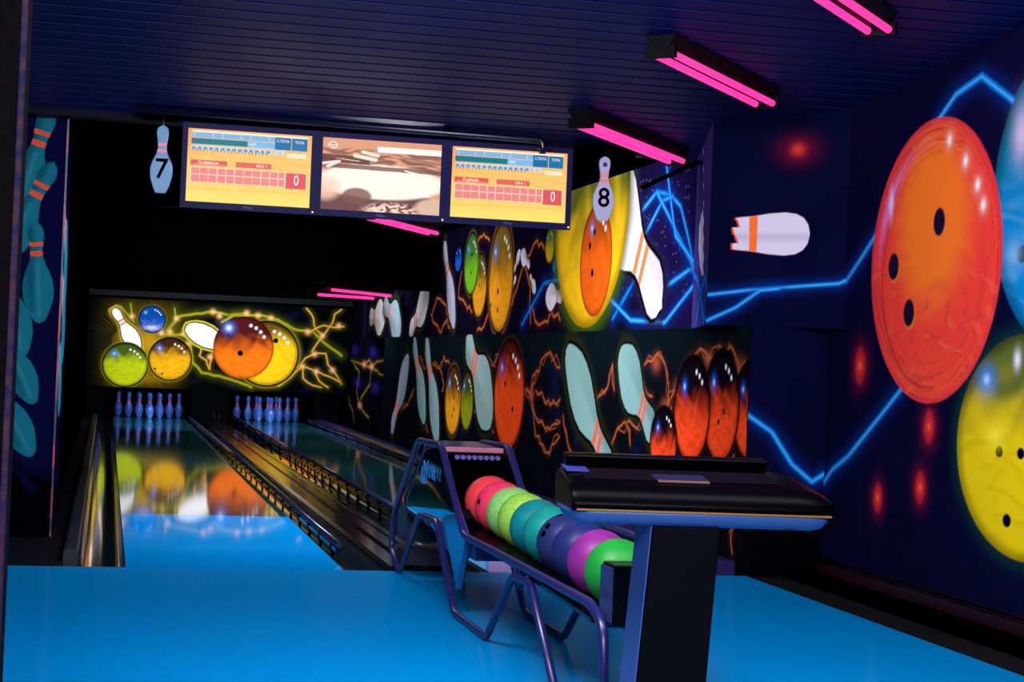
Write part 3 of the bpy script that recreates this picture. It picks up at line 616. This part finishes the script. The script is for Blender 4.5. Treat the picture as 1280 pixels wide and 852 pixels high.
# ------------------------------------------------------------------ ceiling tube lamps
def lamp(name, P, Q, label, sep=.09, body=.17, group='pink twin-tube ceiling lamps', zoff=.06, power=0):
    P, Q = Vector(P), Vector(Q); d = (Q-P).normalized(); s_ = Vector((-d.y, d.x, 0)).normalized(); up = Vector((0, 0, 1))
    t = thing(name, label, 'ceiling lamp', tuple((P+Q)/2), group)
    mb = MB(); w = .5*body
    a0, b0 = P-d*.03, Q+d*.03
    V_ = []
    for e in (a0, b0):
        for (ss, hh) in ((-w*.45, 0), (-w*.9, zoff), (w*.9, zoff), (w*.45, 0)):
            V_.append(e+s_*ss+up*(hh+.016))
    mb.add(V_, [(0,1,2,3),(7,6,5,4),(0,4,5,1),(1,5,6,2),(2,6,7,3),(3,7,4,0)]); mb.build('housing', m_fixture, t)
    for e, dd in ((P, -1), (Q, 1)):
        c0 = e+d*dd*.012
        q = [c0+s_*ss+up*hh+d*k for k in (-.014, .014) for (ss, hh) in ((-sep*.8, -.022), (sep*.8, -.022), (sep*.8, .03), (-sep*.8, .03))]
        MB().add(q, [(0,3,2,1),(4,5,6,7),(0,1,5,4),(1,2,6,5),(2,3,7,6),(3,0,4,7)]).build('lamp_holder', m_fixture, t)
    for sg in (-1, 1):
        MB().tube([P+s_*sg*sep*.5, Q+s_*sg*sep*.5], .016, corner=0, n=14).build('fluorescent_tube', m_pink, t)
    return t
lamp('tube_lamp', (2.404, 9.051, 2.345), (3.195, 9.862, 2.284), 'pink twin-tube ceiling lamp nearest the hanging number 8 pin')
lamp('tube_lamp', (2.339, 7.476, 2.463), (3.125, 8.271, 2.404), 'pink twin-tube ceiling lamp, middle of the three on the boarded ceiling')
lamp('tube_lamp', (2.32, 6.07, 2.568), (3.066, 6.82, 2.512), 'pink twin-tube ceiling lamp cut by the top edge of the view')
lm = lamp('tube_lamp', (1.98, 14.0, 2.18), (2.64, 14.7, 2.13), 'pink twin-tube ceiling lamp seen under the middle monitor')
for x_, y_, z_ in ((2.15, 14.18, 2.24), (2.5, 14.55, 2.21)): MB().tube([(x_, y_, z_), (x_, y_, 2.399)], .006, corner=0).build('suspension_rod', m_black, lm)
lm = thing('tube_lamp', 'pink twin-tube lamp low over the far lanes, below the dark soffit', 'ceiling lamp', (2.8, 20.6, 1.8), 'pink twin-tube ceiling lamps')
for P_, Q_ in (((2.34, 20.3, 1.756), (3.06, 20.85, 1.762)), ((2.494, 20.3, 1.819), (3.27, 20.88, 1.802))):
    MB().tube([P_, Q_], .017, corner=0).build('fluorescent_tube', m_pink, lm)
hh = MB(); hh.add([(2.30, 20.36, 1.79), (2.44, 20.24, 1.85), (3.30, 20.85, 1.83), (3.12, 20.98, 1.79), (2.30, 20.36, 1.88), (2.44, 20.24, 1.88), (3.30, 20.85, 1.88), (3.12, 20.98, 1.88)], [(0,1,2,3),(7,6,5,4),(0,4,5,1),(1,5,6,2),(2,6,7,3),(3,7,4,0)]); hh.build('housing', m_fixture, lm)
for x_, y_, z_ in ((2.5, 20.4, 1.88), (3.1, 20.8, 1.88)): MB().tube([(x_, y_, z_), (x_, y_, 2.399)], .006, corner=0).build('suspension_rod', m_black, lm)

# ------------------------------------------------------------------ monitors
def monitor(x0, x1, z0, z1, label, kind, yaw=0):
    Y0 = 9.8
    t = thing('monitor', label, 'monitor', ((x0+x1)/2, Y0, z0), 'monitors over the lanes')
    bz = .030
    mb = MB(); mb.box(x0+.01, x1-.01, Y0+.03, Y0+.10, z0+.01, z1-.01); mb.build('casing', m_bezel, t, bevel=.01)
    fr = MB(); fr.box(x0, x0+bz, Y0, Y0+.035, z0, z1); fr.box(x1-bz, x1, Y0, Y0+.035, z0, z1); fr.box(x0+bz, x1-bz, Y0, Y0+.035, z1-.03, z1); fr.box(x0+bz, x1-bz, Y0, Y0+.035, z0, z0+.036)
    fr.build('bezel', m_bezel, t)
    W_, H_ = x1-x0-2*bz, z1-z0-.066
    c = Canvas(np.linspace(0, 1, 330), np.linspace(0, 1, 190), C(236, 190, 104)); U, V = c.U, c.V
    if kind == 'score':
        c.put(sst(.55, 1, V), C(238, 166, 98)); c.put(1-sst(0, .4, V), C(236, 212, 106)); c.put(.6*sst(.8, 1, 1-U)*sst(.4, .9, V), C(236, 140, 76))
        for a_, b_ in (((0, .74), (.35, .58)), ((.35, .58), (1, .46)), ((.1, .66), (1, .57)), ((0, .175), (1, .20))): c.bolt([a_, b_], .006, C(222, 160, 70), k=.5)
        c.rect(.03, .97, .955, .975, C(255, 238, 222))
        c.rect(.03, .70, .88, .95, C(120, 170, 214)); c.rect(.70, .83, .78, .95, C(10, 108, 160)); c.rect(.838, .965, .78, .95, C(16, 112, 166))
        for k in range(9): c.rect(.05+k*.075, .052+k*.075, .89, .945, C(240, 240, 250))
        c.rect(.03, .48, .79, .87, C(0, 116, 132)); c.rect(.48, .70, .79, .87, C(110, 178, 226))
        c.rect(.03, .78, .71, .77, C(190, 206, 224))
        for k in range(16): c.rect(.035+k*.046, .065+k*.046, .715, .755, C(92, 142, 190) if k < 14 else C(200, 180, 170))
        for k in range(22): c.rect(.04+k*.028, .048+k*.028, .69, .73, C(150, 120, 90))
        c.rect(.80, .96, .68, .74, C(255, 220, 190))
        c.rect(.03, .32, .50, .575, C(210, 84, 84)); c.rect(.39, .68, .50, .575, C(214, 96, 92)); c.rect(.05, .31, .505, .52, C(230, 130, 120))
        c.rect(.03, .97, .265, .475, C(255, 232, 214)); c.rect(.035, .79, .27, .47, C(226, 128, 122)); c.rect(.797, .965, .25, .47, C(214, 82, 88))
        for k in range(1, 11): c.rect(.03+k*.0705, .035+k*.0705, .27, .47, C(255, 216, 206))
        c.rect(.035, .79, .372, .382, C(255, 216, 206))
    else:
        c.c[:] = C(214, 150, 118)
        n = vn(U*3, V*8, 1.5, 3)
        c.put(.8*sst(.35, .6, n)*sst(.5, .62, V)*(1-sst(.82, .9, V)), C(110, 74, 66))
        c.put(1-sst(.30, .34, V+.25*np.abs(U-.45)-.04*n), C(104, 66, 66))
        c.put(.95*(1-sst(.86, 1.06, np.hypot((U-.50)/.56, (V-.42)/.25))), C(255, 238, 224))
        c.put(.9*(1-sst(.8, 1.1, np.hypot((U-.30)/.13, (V-.21)/.12))), C(120, 76, 70)); c.put(.75*(1-sst(.5, 1.1, np.hypot((U-.03)/.16, (V-.3)/.2))), C(246, 196, 170))
        c.put(.9*(1-sst(.5, 1.1, np.hypot((U-.60)/.28, (V-.02)/.14)))*sst(.3, .6, vn(U, V, 14, 5)), C(250, 214, 190))
        c.put(.8*(1-sst(.7, 1.1, np.hypot((U-.94)/.16, (V-.1)/.14))), C(226, 190, 170))
        c.put(((np.abs(V-.72+.03*U) < .055)*(U < .4)).astype(float)*.9, C(90, 56, 52)); c.put(.9*((np.abs(V-.62+.02*U) < .03)*(U > .08)), C(120, 82, 74))
        c.bolt([(.0, .64), (.14, .68), (.05, .60)], .02, C(255, 232, 220)); c.rect(.46, 1, .84, .92, C(255, 244, 230)); c.bolt([(.34, .83), (.46, .79)], .025, C(255, 236, 220)); c.bolt([(.28, .77), (.44, .73)], .03, C(255, 232, 214)); c.bolt([(.70, .60), (.98, .52)], .012, C(250, 226, 210))
        c.bolt([(.72, .33), (.9, .26)], .012, C(255, 250, 240)); c.bolt([(.7, .78), (1.0, .72)], .02, C(150, 110, 96))
        for k in range(24): c.rect(.11+k*.009, .115+k*.009, .715-.0012*k, .73-.0012*k, C(240, 210, 200))
    sc = c.mesh('screen', lambda u, v: (x0+bz+u*W_, Y0+.012, z0+.036+v*H_), m_screen, t)
    mw = mat('screen_lettering', (0, 0, 0), emit=(1, .9, .82), es=1.1)
    def wr_(s_, u, v, size, sx=1.0): text('screen_lettering', s_, mw, sc, frame_mat((x0+bz+u*W_, Y0+.0105, z0+.036+v*H_), (1, 0, 0), (0, 0, 1)), size=size, extrude=0, sx=sx)
    if kind == 'score':
        wr_('0', .885, .365, .082, .7)
        wr_('Gołąbków' if x0 < 1 else 'Pugilajdo', .17, .54, .026, 1); wr_('GRA 1', .60, .535, .022)
        wr_('C.TOTA', .765, .90, .021, .9); wr_('TOTA', .90, .895, .021, .9); wr_('HDP', .52, .83, .02)
    else:
        w2 = MB()
        cx, cz, rr3 = x0+bz+.085*W_, z0+.036+.90*H_, .020
        w2.tube([(cx+rr3*math.cos(a), Y0+.009, cz+rr3*math.sin(a)) for a in np.linspace(0, 2*math.pi, 20, endpoint=False)], .0018, corner=0, closed=True, n=6)
        w2.tube([(cx-rr3, Y0+.009, cz+.004), (cx, Y0+.009, cz-.003), (cx+rr3, Y0+.009, cz+.004)], .0018, corner=0, n=6); w2.tube([(cx, Y0+.009, cz-.003), (cx, Y0+.009, cz-rr3)], .0018, corner=0, n=6)
        w2.tube([(cx-rr3-.004, Y0+.009, cz-.008), (cx-rr3-.004, Y0+.009, cz+.008)], .0025, corner=0, n=6); w2.tube([(cx+rr3+.004, Y0+.009, cz-.008), (cx+rr3+.004, Y0+.009, cz+.008)], .0025, corner=0, n=6)
        w2.build('wheel_emblem', mw, sc, loc=(0, 0, 0))
    text('maker_lettering', 'Philips', mat('grey_lettering', C(90, 90, 150), .5), t, frame_mat(((x0+x1)/2, Y0-.001, z0+.017), (1, 0, 0), (0, 0, 1)), size=.020, extrude=.0005)
    MB().lathe([(-.0035, .002), (0, .0042), (.0035, .002)], n=10).build('power_light', mat('amber_led', (0, 0, 0), emit=(1, .55, .12), es=6), t, loc=tuple(Vector((x1-.012, Y0-.003, z0+.014))-Vector(t.location)))
monitor(.352, 1.089, 1.842, 2.308, 'left monitor showing a teal and red bowling score table', 'score')
monitor(1.090, 1.822, 1.842, 2.308, 'middle monitor showing a blurred white video scene', 'video')
monitor(1.823, 2.556, 1.842, 2.308, 'right monitor showing a score table, beside the number 8 pin', 'score')
m_pipe = mat('navy_pipe', C(14, 16, 44), .3, spec=.6)
pp = MB(); pp.tube([(.10, 9.74, 2.355), (2.36, 9.74, 2.335), (2.36, 9.74, 2.26)], .020, corner=.05); pp.tube([(2.30, 9.74, 2.285), (2.42, 9.74, 2.285)], .006, corner=0)
pp = pp.build('mounting_pipe', m_pipe); tag(pp, 'dark horizontal pipe above the monitors with an elbow at its right end', 'pipe')
hk = MB(); hk.box(1.79, 1.83, 9.72, 9.76, 2.345, 2.385); hk.tube([(1.81, 9.74, 2.36), (1.81, 9.74, 2.42)], .008, corner=0); hk.build('hanger', m_black, pp)

rod = MB().tube([(2.90, 9.55, 2.085), (3.27, 9.69, 2.265), (3.295, 9.70, 2.266)], .013, corner=.03); rod = rod.build('support_rod', m_black); tag(rod, 'black slanting support rod below the lamp by the number 8 pin', 'rod')
pl = MB(); pl.box(2.60, 2.95, 9.86, 9.95, 2.29, 2.345); pl = pl.build('bracket_rail', m_black); tag(pl, 'short dark rail under the ceiling from which the number 8 pin hangs', 'rail')
pl = MB(); pl.box(.15, .34, 9.80, 9.86, 2.325, 2.355); pl = pl.build('bracket_rail', m_black); tag(pl, 'small dark batten left of the monitors carrying the hook of the 7 sign', 'rail')

# ------------------------------------------------------------------ hanging number pins
def number_pin(x, y, z0, H, ch, label, c_body, c_band, extra=False):
    t = thing('lane_number_sign', label, 'lane number sign', (x, y, z0))
    mb = MB(); P = [(a*H/15, b*H/15*1.04) for a, b in prof]
    out = [(x+r, z0+z) for z, r in P]+[(x-r, z0+z) for z, r in P[::-1]]
    mb.prism(out, 'y', y, y+.022); mb.build('board', mat('sign_paint_'+ch, c_body, .4), t, bevel=.003)
    for a, b in ((9.0, 9.75), (10.3, 11.1)):
        R1, R2 = (np.interp(k, [q[0] for q in prof], [q[1] for q in prof])*H/15*1.04 for k in (a, b))
        MB().add([(x-R1, y-.001, z0+a*H/15), (x+R1, y-.001, z0+a*H/15), (x+R2, y-.001, z0+b*H/15), (x-R2, y-.001, z0+b*H/15)], [(0, 1, 2, 3)]).build('neck_band', mat('band', c_band, .4), t)
    text('numeral', ch, mat('numeral_black', (.0008, .0008, .002), .7, spec=0), t, frame_mat((x, y-.002, z0+5.2*H/15), (1, 0, 0), (0, 0, 1)), size=.155, extrude=.001, sx=.95, base=.0018)
    hk = MB(); hk.tube([(x, y+.01, z0+H), (x, y+.01, z0+H+.012), (x+.008, y+.01, z0+H+.02), (x, y+.01, z0+H+.03), (x-.006, y+.01, z0+H+.024)], .0016, corner=.004, n=6)
    hk.tube([(x, y+.01, z0+H+.028), (x, y+.01, z0+H+.055)], .001, corner=0, n=6); hk.build('hook', m_rail, t)
    if extra:
        MB().lathe([(-.001, .014), (.0, .014)], n=20).build('crest', mat('crest_blue', C(30, 60, 120), .4), t, loc=(0, -.002, 13.1*H/15)).rotation_euler = (math.pi/2, 0, 0)
number_pin(.247, 9.83, 1.913, .372, '7', 'blue pin-shaped hanging sign with the numeral 7', C(18, 134, 190), C(250, 120, 150))
number_pin(2.757, 9.83, 1.908, .372, '8', 'white pin-shaped hanging sign with the numeral 8', C(192, 194, 230), C(255, 150, 150), True)

# ------------------------------------------------------------------ ball return
br = thing('ball_return', 'violet tube-framed ball return rack holding ten bowling balls', 'ball return', (1.63, 6.6, 0))
XL, XR = 1.46, 1.765
def side(x, name_l):
    fy = 4.965 if x == XL else 5.10
    MB().tube([(x, 8.70, .014), (x, 8.96, .10), (x, 8.90, .29), (x, 8.29, .682), (x, 7.693, .692), (x, 7.118, .352), (x, fy+.205, .352), (x, fy+.055, .31), (x, fy, .014)], .0155, n=14, corner=.06).build('frame_tube', m_tube, br)
    MB().tube([(x, 8.66, .016), (x, 8.18, .338), (x, 7.73, .350), (x, 7.26, .016), (x, 6.61, .016), (x, 6.215, .300), (x, 5.94, .312), (x, 5.55, .016)], .0150, n=14, corner=.05).build('leg_tube', m_tube, br)
    st_ = MB()
    for y_ in (6.17, 5.98): st_.tube([(x, y_, .30), (x, y_, .352)], .010, corner=0)
    st_.build('stay', m_tube, br)
side(XL, 'left'); side(XR, 'right')
# raised guard rail on the right
MB().tube([(XR+.005, 7.45, .50), (XR+.005, 5.35, .495), (XR, 5.22, .36)], .016, corner=.06).build('guard_rail', m_tube, br)
MB().box(XR-.008, XR+.008, 5.25, 7.2, .355, .49).build('guard_panel', m_gloss, br)
# tray
tray = MB(); sec = [(XL+.012, .0), (XL+.06, -.012), (XR-.06, -.012), (XR-.012, .0), (XR-.012, -.012), (XR-.07, -.03), (XL+.07, -.03), (XL+.012, -.012)]
V_ = [(a, y_, b+zz) for y_, zz in ((5.2, .302), (7.5, .372)) for a, b in sec]
tray.add(V_, [list(range(8)), list(range(8, 16))[::-1]]+[(k, 8+k, 8+(k+1) % 8, (k+1) % 8) for k in range(8)]); tray.build('tray', m_gloss, br)
# hood body: bulging glossy side panels, front mouth
hd = MB()
side_prof = [(8.22, .665), (7.74, .672), (7.60, .60), (7.46, .50), (7.36, .44), (7.36, .40), (7.50, .36), (7.70, .315), (8.0, .300), (8.45, .30), (8.72, .31), (8.78, .37), (8.60, .46)]
def bulge(sx, x):
    cy = sum(p_[0] for p_ in side_prof)/len(side_prof); cz = sum(p_[1] for p_ in side_prof)/len(side_prof)
    n = len(side_prof); V_ = []
    for f_ in (1.0, .92, .75, .5, .2):
        off = .018*math.sqrt(max(0, 1-f_*f_))
        V_ += [(x+sx*off, cy+(a-cy)*f_, cz+(b-cz)*f_) for a, b in side_prof]
    V_.append((x+sx*.018, cy, cz))
    Fs = []
    for r_ in range(4):
        for k in range(n): Fs.append((r_*n+k, r_*n+(k+1) % n, (r_+1)*n+(k+1) % n, (r_+1)*n+k))
    for k in range(n): Fs.append((4*n+k, 4*n+(k+1) % n, 5*n))
    return V_, Fs
for sx, x in ((-1, XL+.02), (1, XR-.02)):
    V_, Fs = bulge(sx, x); MB().add(V_, Fs, True).build('side_shell', m_gutshell if False else mat('teal_gloss_shell', C(8, 30, 36), .06, spec=1.0, coat=1.0), br)
shell_poly = side_prof
n_ = len(shell_poly)
hv = MB(); V_ = [(XL+.02, a, b) for a, b in shell_poly]+[(XR-.02, a, b) for a, b in shell_poly]
Fs = [(k, (k+1) % n_, n_+(k+1) % n_, n_+k) for k in range(n_) if k not in (1, 2, 3)]
hv.add(V_, Fs); hv.build('hood', m_gloss, br)
MB().box(XL+.03, XR-.03, 7.72, 8.26, .672, .686).build('top_plate', mat('violet_top', C(58, 50, 110), .18, spec=.8), br, bevel=.004)
MB().box(XL+.02, XR-.02, 7.705, 7.722, .662, .684).build('front_lip', mat('copper_lip', C(150, 84, 100), .3, spec=.7), br, bevel=.003)
mo = MB(); mo.add([(XL+.022, 7.82, .655), (XR-.022, 7.82, .655), (XR-.022, 7.62, .43), (XL+.022, 7.62, .43)], [(0, 1, 2, 3)]); mo.box(XL+.022, XR-.022, 7.56, 7.60, .35, .44); mo.build('mouth_flap', m_black, br)
for k in range(8):
    xk = XL+.075+k*.0265
    MB().tube([(xk, 7.70, .640), (xk, 7.745, .640)], .0105, corner=0, n=12).build('vent_knob', mat('vent_violet', C(70, 54, 130), .5) if k == 0 else bpy.data.materials['vent_violet'], br)
fin = MB(); fin.prism([(8.1, .345), (7.30, .42), (7.12, .34), (7.28, .11), (7.45, .24)], 'x', XL-.004+.012, XL+.03); fin.build('support_fin', mat('blue_fin', C(20, 84, 140), .15, spec=.7), br)
fin = MB(); fin.prism([(7.6, .345), (7.30, .42), (7.12, .34), (7.28, .11), (7.45, .24)], 'x', XR-.03, XR-.008); fin.build('support_fin', bpy.data.materials['blue_fin'], br)
MB().box(XL+.03, XR-.03, 7.02, 7.16, .26, .335).build('cross_panel', m_tube, br)
base = MB(); base.box(XL+.05, XR+.06, 8.80, 9.10, .028, .10); base.box(XL+.05, XR+.06, 8.80, 9.10, .145, .34); base.box(XL+.05, XR+.05, 8.79, 8.81, .10, .11); base.build('lift_housing', mat('violet_black_panel', C(16, 14, 42), .4), br)
sb = MB(); sb.box(1.522, 1.73, 5.14, 5.27, .285, .47); sb.build('end_stop', mat('stop_black', (.001, .001, .002), .3, spec=.12), br, bevel=.006)
MB().box(1.515, 1.522, 5.145, 5.265, .295, .46).build('end_stop_plate', mat('steel_blue_plate', C(40, 48, 92), .3), br)
text('side_lettering', 'VOLLMER', mat('cyan_lettering', C(24, 120, 190), .4), br, frame_mat((XL-.007, 7.925, .557), (0, -1, -.04), (0, -.04, 1)), size=.086, extrude=.001, sx=.82)
lgm = MB()
lgm.prism([(8.10, .49), (8.085, .49), (8.08, .55), (8.09, .58), (8.10, .60), (8.12, .58), (8.125, .54)], 'x', XL-.004, XL+.002); lgm.prism([(8.16, .50), (8.14, .49), (8.14, .57), (8.16, .56)], 'x', XL-.004, XL+.002); lgm.build('side_emblem', bpy.data.materials['cyan_lettering'], br)

# bowling balls
BR = .1080
sph = MB(); nu, nv = 72, 36
sph.lathe([(-BR*math.cos(math.pi*j/nv), max(BR*math.sin(math.pi*j/nv), 1e-5)) for j in range(nv+1)], n=nu)
sph_o = sph.build('bowling_ball', m_black); sph_me = sph_o.data; bpy.data.objects.remove(sph_o)
m_hole = mat('hole_dark', (.001, .001, .002), .9, spec=0)
def hole(par, d):
    d = Vector(d).normalized(); a = d.orthogonal().normalized(); b = d.cross(a); V_ = []
    for rr_ in (.0125, .009, .004):
        for k in range(20):
            th = 2*math.pi*k/20; v = d*BR+(a*math.cos(th)+b*math.sin(th))*rr_; V_.append(v.normalized()*(BR+.0004))
    V_.append(d*(BR+.0004))
    F_ = [(r_*20+k, r_*20+(k+1) % 20, (r_+1)*20+(k+1) % 20, (r_+1)*20+k) for r_ in range(2) for k in range(20)]+[(40+k, 40+(k+1) % 20, 60) for k in range(20)]
    MB().add(V_, F_, True).build('finger_hole', m_hole, par)
bmesh_hidden = [(.2, .9, .2), (-.05, .92, .25), (.1, .9, -.25)]
bmesh_navy = [(-.741, -.295, .603), (-.88, -.312, .359), (-.3, -.1, .95)]
bmesh_or = [(-.94, -.27, .23), (.3, .9, .2), (.1, .9, .4)]
BK = .68
def ballmat(n, c1, c2=None, sc=60, amt=.12, rough=.42): return mat(n, c1, rough, spec=.22, noise=(sc, amt, c2 or tuple(v*.8 for v in c1)))
bl = [((255, 84, 66), (250, 60, 80), 'hot orange bowling ball at the hood end, farthest on the rack', bmesh_hidden, 8),
      ((255, 74, 70), (240, 44, 110), 'orange-pink bowling ball with a visible finger hole, second from the hood', bmesh_or, 6),
      ((140, 208, 112), (60, 120, 50), 'pale green speckled bowling ball touching the orange-pink ball', bmesh_hidden, 90),
      ((152, 210, 76), (70, 130, 30), 'yellow-green speckled bowling ball touching the teal ball', bmesh_hidden, 90),
      ((14, 136, 136), (16, 116, 128), 'darker teal bowling ball just after the speckled green balls', bmesh_hidden, 20),
      ((16, 150, 136), (18, 130, 126), 'brighter teal bowling ball touching the navy ball with finger holes', bmesh_hidden, 20),
      ((44, 48, 108), (34, 42, 96), 'navy bowling ball with two visible finger holes', bmesh_navy, 8),
      ((40, 48, 110), (32, 42, 98), 'plain navy bowling ball touching the magenta ball', bmesh_hidden, 8),
      ((182, 52, 160), (110, 40, 130), 'magenta bowling ball, second from the end stop', bmesh_hidden, 5),
      ((44, 190, 60), (20, 150, 60), 'bright green bowling ball against the end stop', bmesh_hidden, 5)]
for i, (c1, c2, lab, me_, sc) in enumerate(bl):
    me = sph_me.copy(); me.materials[0] = ballmat('ball_colour', tuple(v*BK for v in C(*c1)), tuple(v*BK for v in C(*c2)), sc, .18) if sc < 50 else mat('speckled_ball', tuple(v*BK for v in C(*c1)), .42, spec=.22)
    if sc >= 50:
        nt = me.materials[0].node_tree; tc = nt.nodes.new('ShaderNodeTexCoord'); n = nt.nodes.new('ShaderNodeTexNoise'); n.inputs['Scale'].default_value = 130
        r = nt.nodes.new('ShaderNodeValToRGB'); r.color_ramp.elements[0].position = .36; r.color_ramp.elements[1].position = .42
        r.color_ramp.elements[0].color = (*C(*c2), 1); r.color_ramp.elements[1].color = (*[v*BK for v in C(*c1)], 1)
        nt.links.new(tc.outputs['Object'], n.inputs['Vector']); nt.links.new(n.outputs['Fac'], r.inputs['Fac']); nt.links.new(r.outputs['Color'], nt.nodes['Principled BSDF'].inputs['Base Color'])
    o = bpy.data.objects.new('bowling_ball', me); COL.objects.link(o)
    o.location = (1.625, 7.40-i*.2168, .473-.061*i/9)
    for h_ in me_: hole(o, h_)
    tag(o, lab, 'bowling ball', 'bowling balls on the return rack')

# ------------------------------------------------------------------ scoring console
cs = thing('scoring_console', 'black scoring console table on a wide pedestal in front of the ball rack', 'scoring console', (1.5, 4.6, 0))
ang = math.radians(-6.0); ca, sa = math.cos(ang), math.sin(ang)
OX, OY = 1.21, 4.50         # front left corner of the table top
def T(px, py, pz): return (OX+px*ca-py*sa, OY+px*sa+py*ca, pz-(.014 if pz > .5 else 0))
def cprism(profile, x0, x1, name, m, bevel=.0, inset=None):
    mb = MB(); n = len(profile)
    mb.add([T(x0, a, b) for a, b in profile]+[T(x1, a, b) for a, b in profile], [list(range(n)), [n+i for i in range(n)][::-1]]+[(i, n+i, n+(i+1) % n, (i+1) % n) for i in range(n)])
    return mb.build(name, m, cs, bevel=bevel)
WT = .715
def loft(secs, name, m):
    n = len(secs[0][1]); V_ = []; Fs = []
    for x, pr in secs: V_ += [T(x, a, b) for a, b in pr]
    for j in range(len(secs)-1):
        for i in range(n): Fs.append((j*n+i, (j+1)*n+i, (j+1)*n+(i+1) % n, j*n+(i+1) % n))
    mb = MB(); mb.add(V_, Fs, True); mb.add([], [])
    b0 = 0; mb.f += [list(range(n)), [(len(secs)-1)*n+i for i in range(n)][::-1]]; mb.mi += [0, 0]; mb.sm += [False, False]
    o = mb.build(name, m, cs); return o
def topsec(g, dz=0):      # outline of the upper shell, y depth against height; g shrinks it for rounded ends
    pr = [(0, .705), (-.004, .712), (.0, .728), (.018, .752), (.05, .768), (.09, .776), (.20, .790), (.31, .803), (.325, .795), (.328, .74), (.32, .712), (.28, .702)]
    cy, cz = .16, .735
    return [(cy+(a-cy)*(1-.10*g), cz+(b-cz)*(1-g*.75 if b > cz else 1)) for a, b in pr]
secs = [(0.0, topsec(.38)), (.006, topsec(.2)), (.016, topsec(.08)), (.035, topsec(0)), (WT-.10, topsec(0)), (WT-.06, topsec(.12)), (WT-.03, topsec(.32)), (WT-.01, topsec(.62)), (WT, topsec(.95))]
m_con = mat('console_black', (.0006, .0006, .0012), .3, spec=.03)
loft(secs, 'table_top', m_con)
def botsec(g):
    pr = [(.0, .706), (.0, .694), (.010, .676), (.035, .664), (.08, .660), (.24, .660), (.29, .668), (.32, .69), (.32, .706)]
    return [(.16+(a-.16)*(1-g*.35), .706+(b-.706)*(1-g)) for a, b in pr]
loft([(0.0, botsec(.75)), (.008, botsec(.4)), (.025, botsec(.12)), (.05, botsec(0)), (WT-.06, botsec(0)), (WT-.03, botsec(.12)), (WT-.012, botsec(.4)), (WT-.004, botsec(.8))], 'underside_tray', mat('underside_blue_lit', C(50, 84, 140), .35, spec=.3))  # blue bounce from the floor put into the underside colour
cprism([(-.0065, .703), (-.0065, .708), (.32, .708), (.32, .703)], .012, WT-.012, 'edge_strip', mat('brass_edge', C(150, 104, 46), .35, metal=.3))
cprism([(.11, .7795), (.11, .7815), (.27, .8005), (.27, .798)], .05, WT-.13, 'keyboard_inlay', mat('plum_inlay', C(9, 4, 12), .7, spec=.03))
cprism([(.09, .778), (.09, .7825), (.19, .7935), (.19, .789)], .245, .39, 'touch_pad', mat('grey_pad', C(26, 24, 54), .5, spec=.1))
cprism([(.088, .778), (.088, .783), (.094, .7835), (.094, .778)], .247, .388, 'pad_edge', mat('pad_edge_tan', C(110, 72, 54), .5))
cprism([(.20, .793), (.20, .796), (.30, .806), (.30, .80)], -.0+.012, .075, 'side_button_plate', mat('violet_blue_plate', C(36, 42, 120), .4))
cprism([(.285, .79), (.262, .832), (.27, .839), (.34, .839), (.345, .79)], .022, WT-.12, 'display_hood', m_con, bevel=.004)
sbt = MB()
for px in (.17, .60): 
    p_ = T(px, .04, .655); sbt.box(p_[0]-.012, p_[0]+.012, p_[1]-.01, p_[1]+.01, .650, .662)
sbt.build('fixing_screw', m_rail, cs)
# pedestal: leaning slab
def ped(x0t, x1t, x0b, x1b, y0, y1, name, m, z1=.664):
    mb = MB(); V_ = [T(x0b, y0+.02, 0), T(x1b, y0+.02, 0), T(x1b, y1+.02, 0), T(x0b, y1+.02, 0), T(x0t, y0, z1), T(x1t, y0, z1), T(x1t, y1, z1), T(x0t, y1, z1)]
    mb.add(V_, [(0,3,2,1),(4,5,6,7),(0,1,5,4),(1,2,6,5),(2,3,7,6),(3,0,4,7)]); return mb.build(name, m, cs, bevel=.006)
ped(.225, .41, .186, .379, .03, .24, 'pedestal', m_colfront)
ped(.2205, .2245, .1815, .1855, .036, .24, 'pedestal_lit_side', m_colside)  # thin sheet that paints the pedestal's left face as lit blue
MB().prism([(OX+.10, OY-.03), (OX+.40, OY-.07), (OX+.44, OY+.30), (OX+.12, OY+.34)], 'z', 0, .012).build('foot_plate', m_colfront, cs)
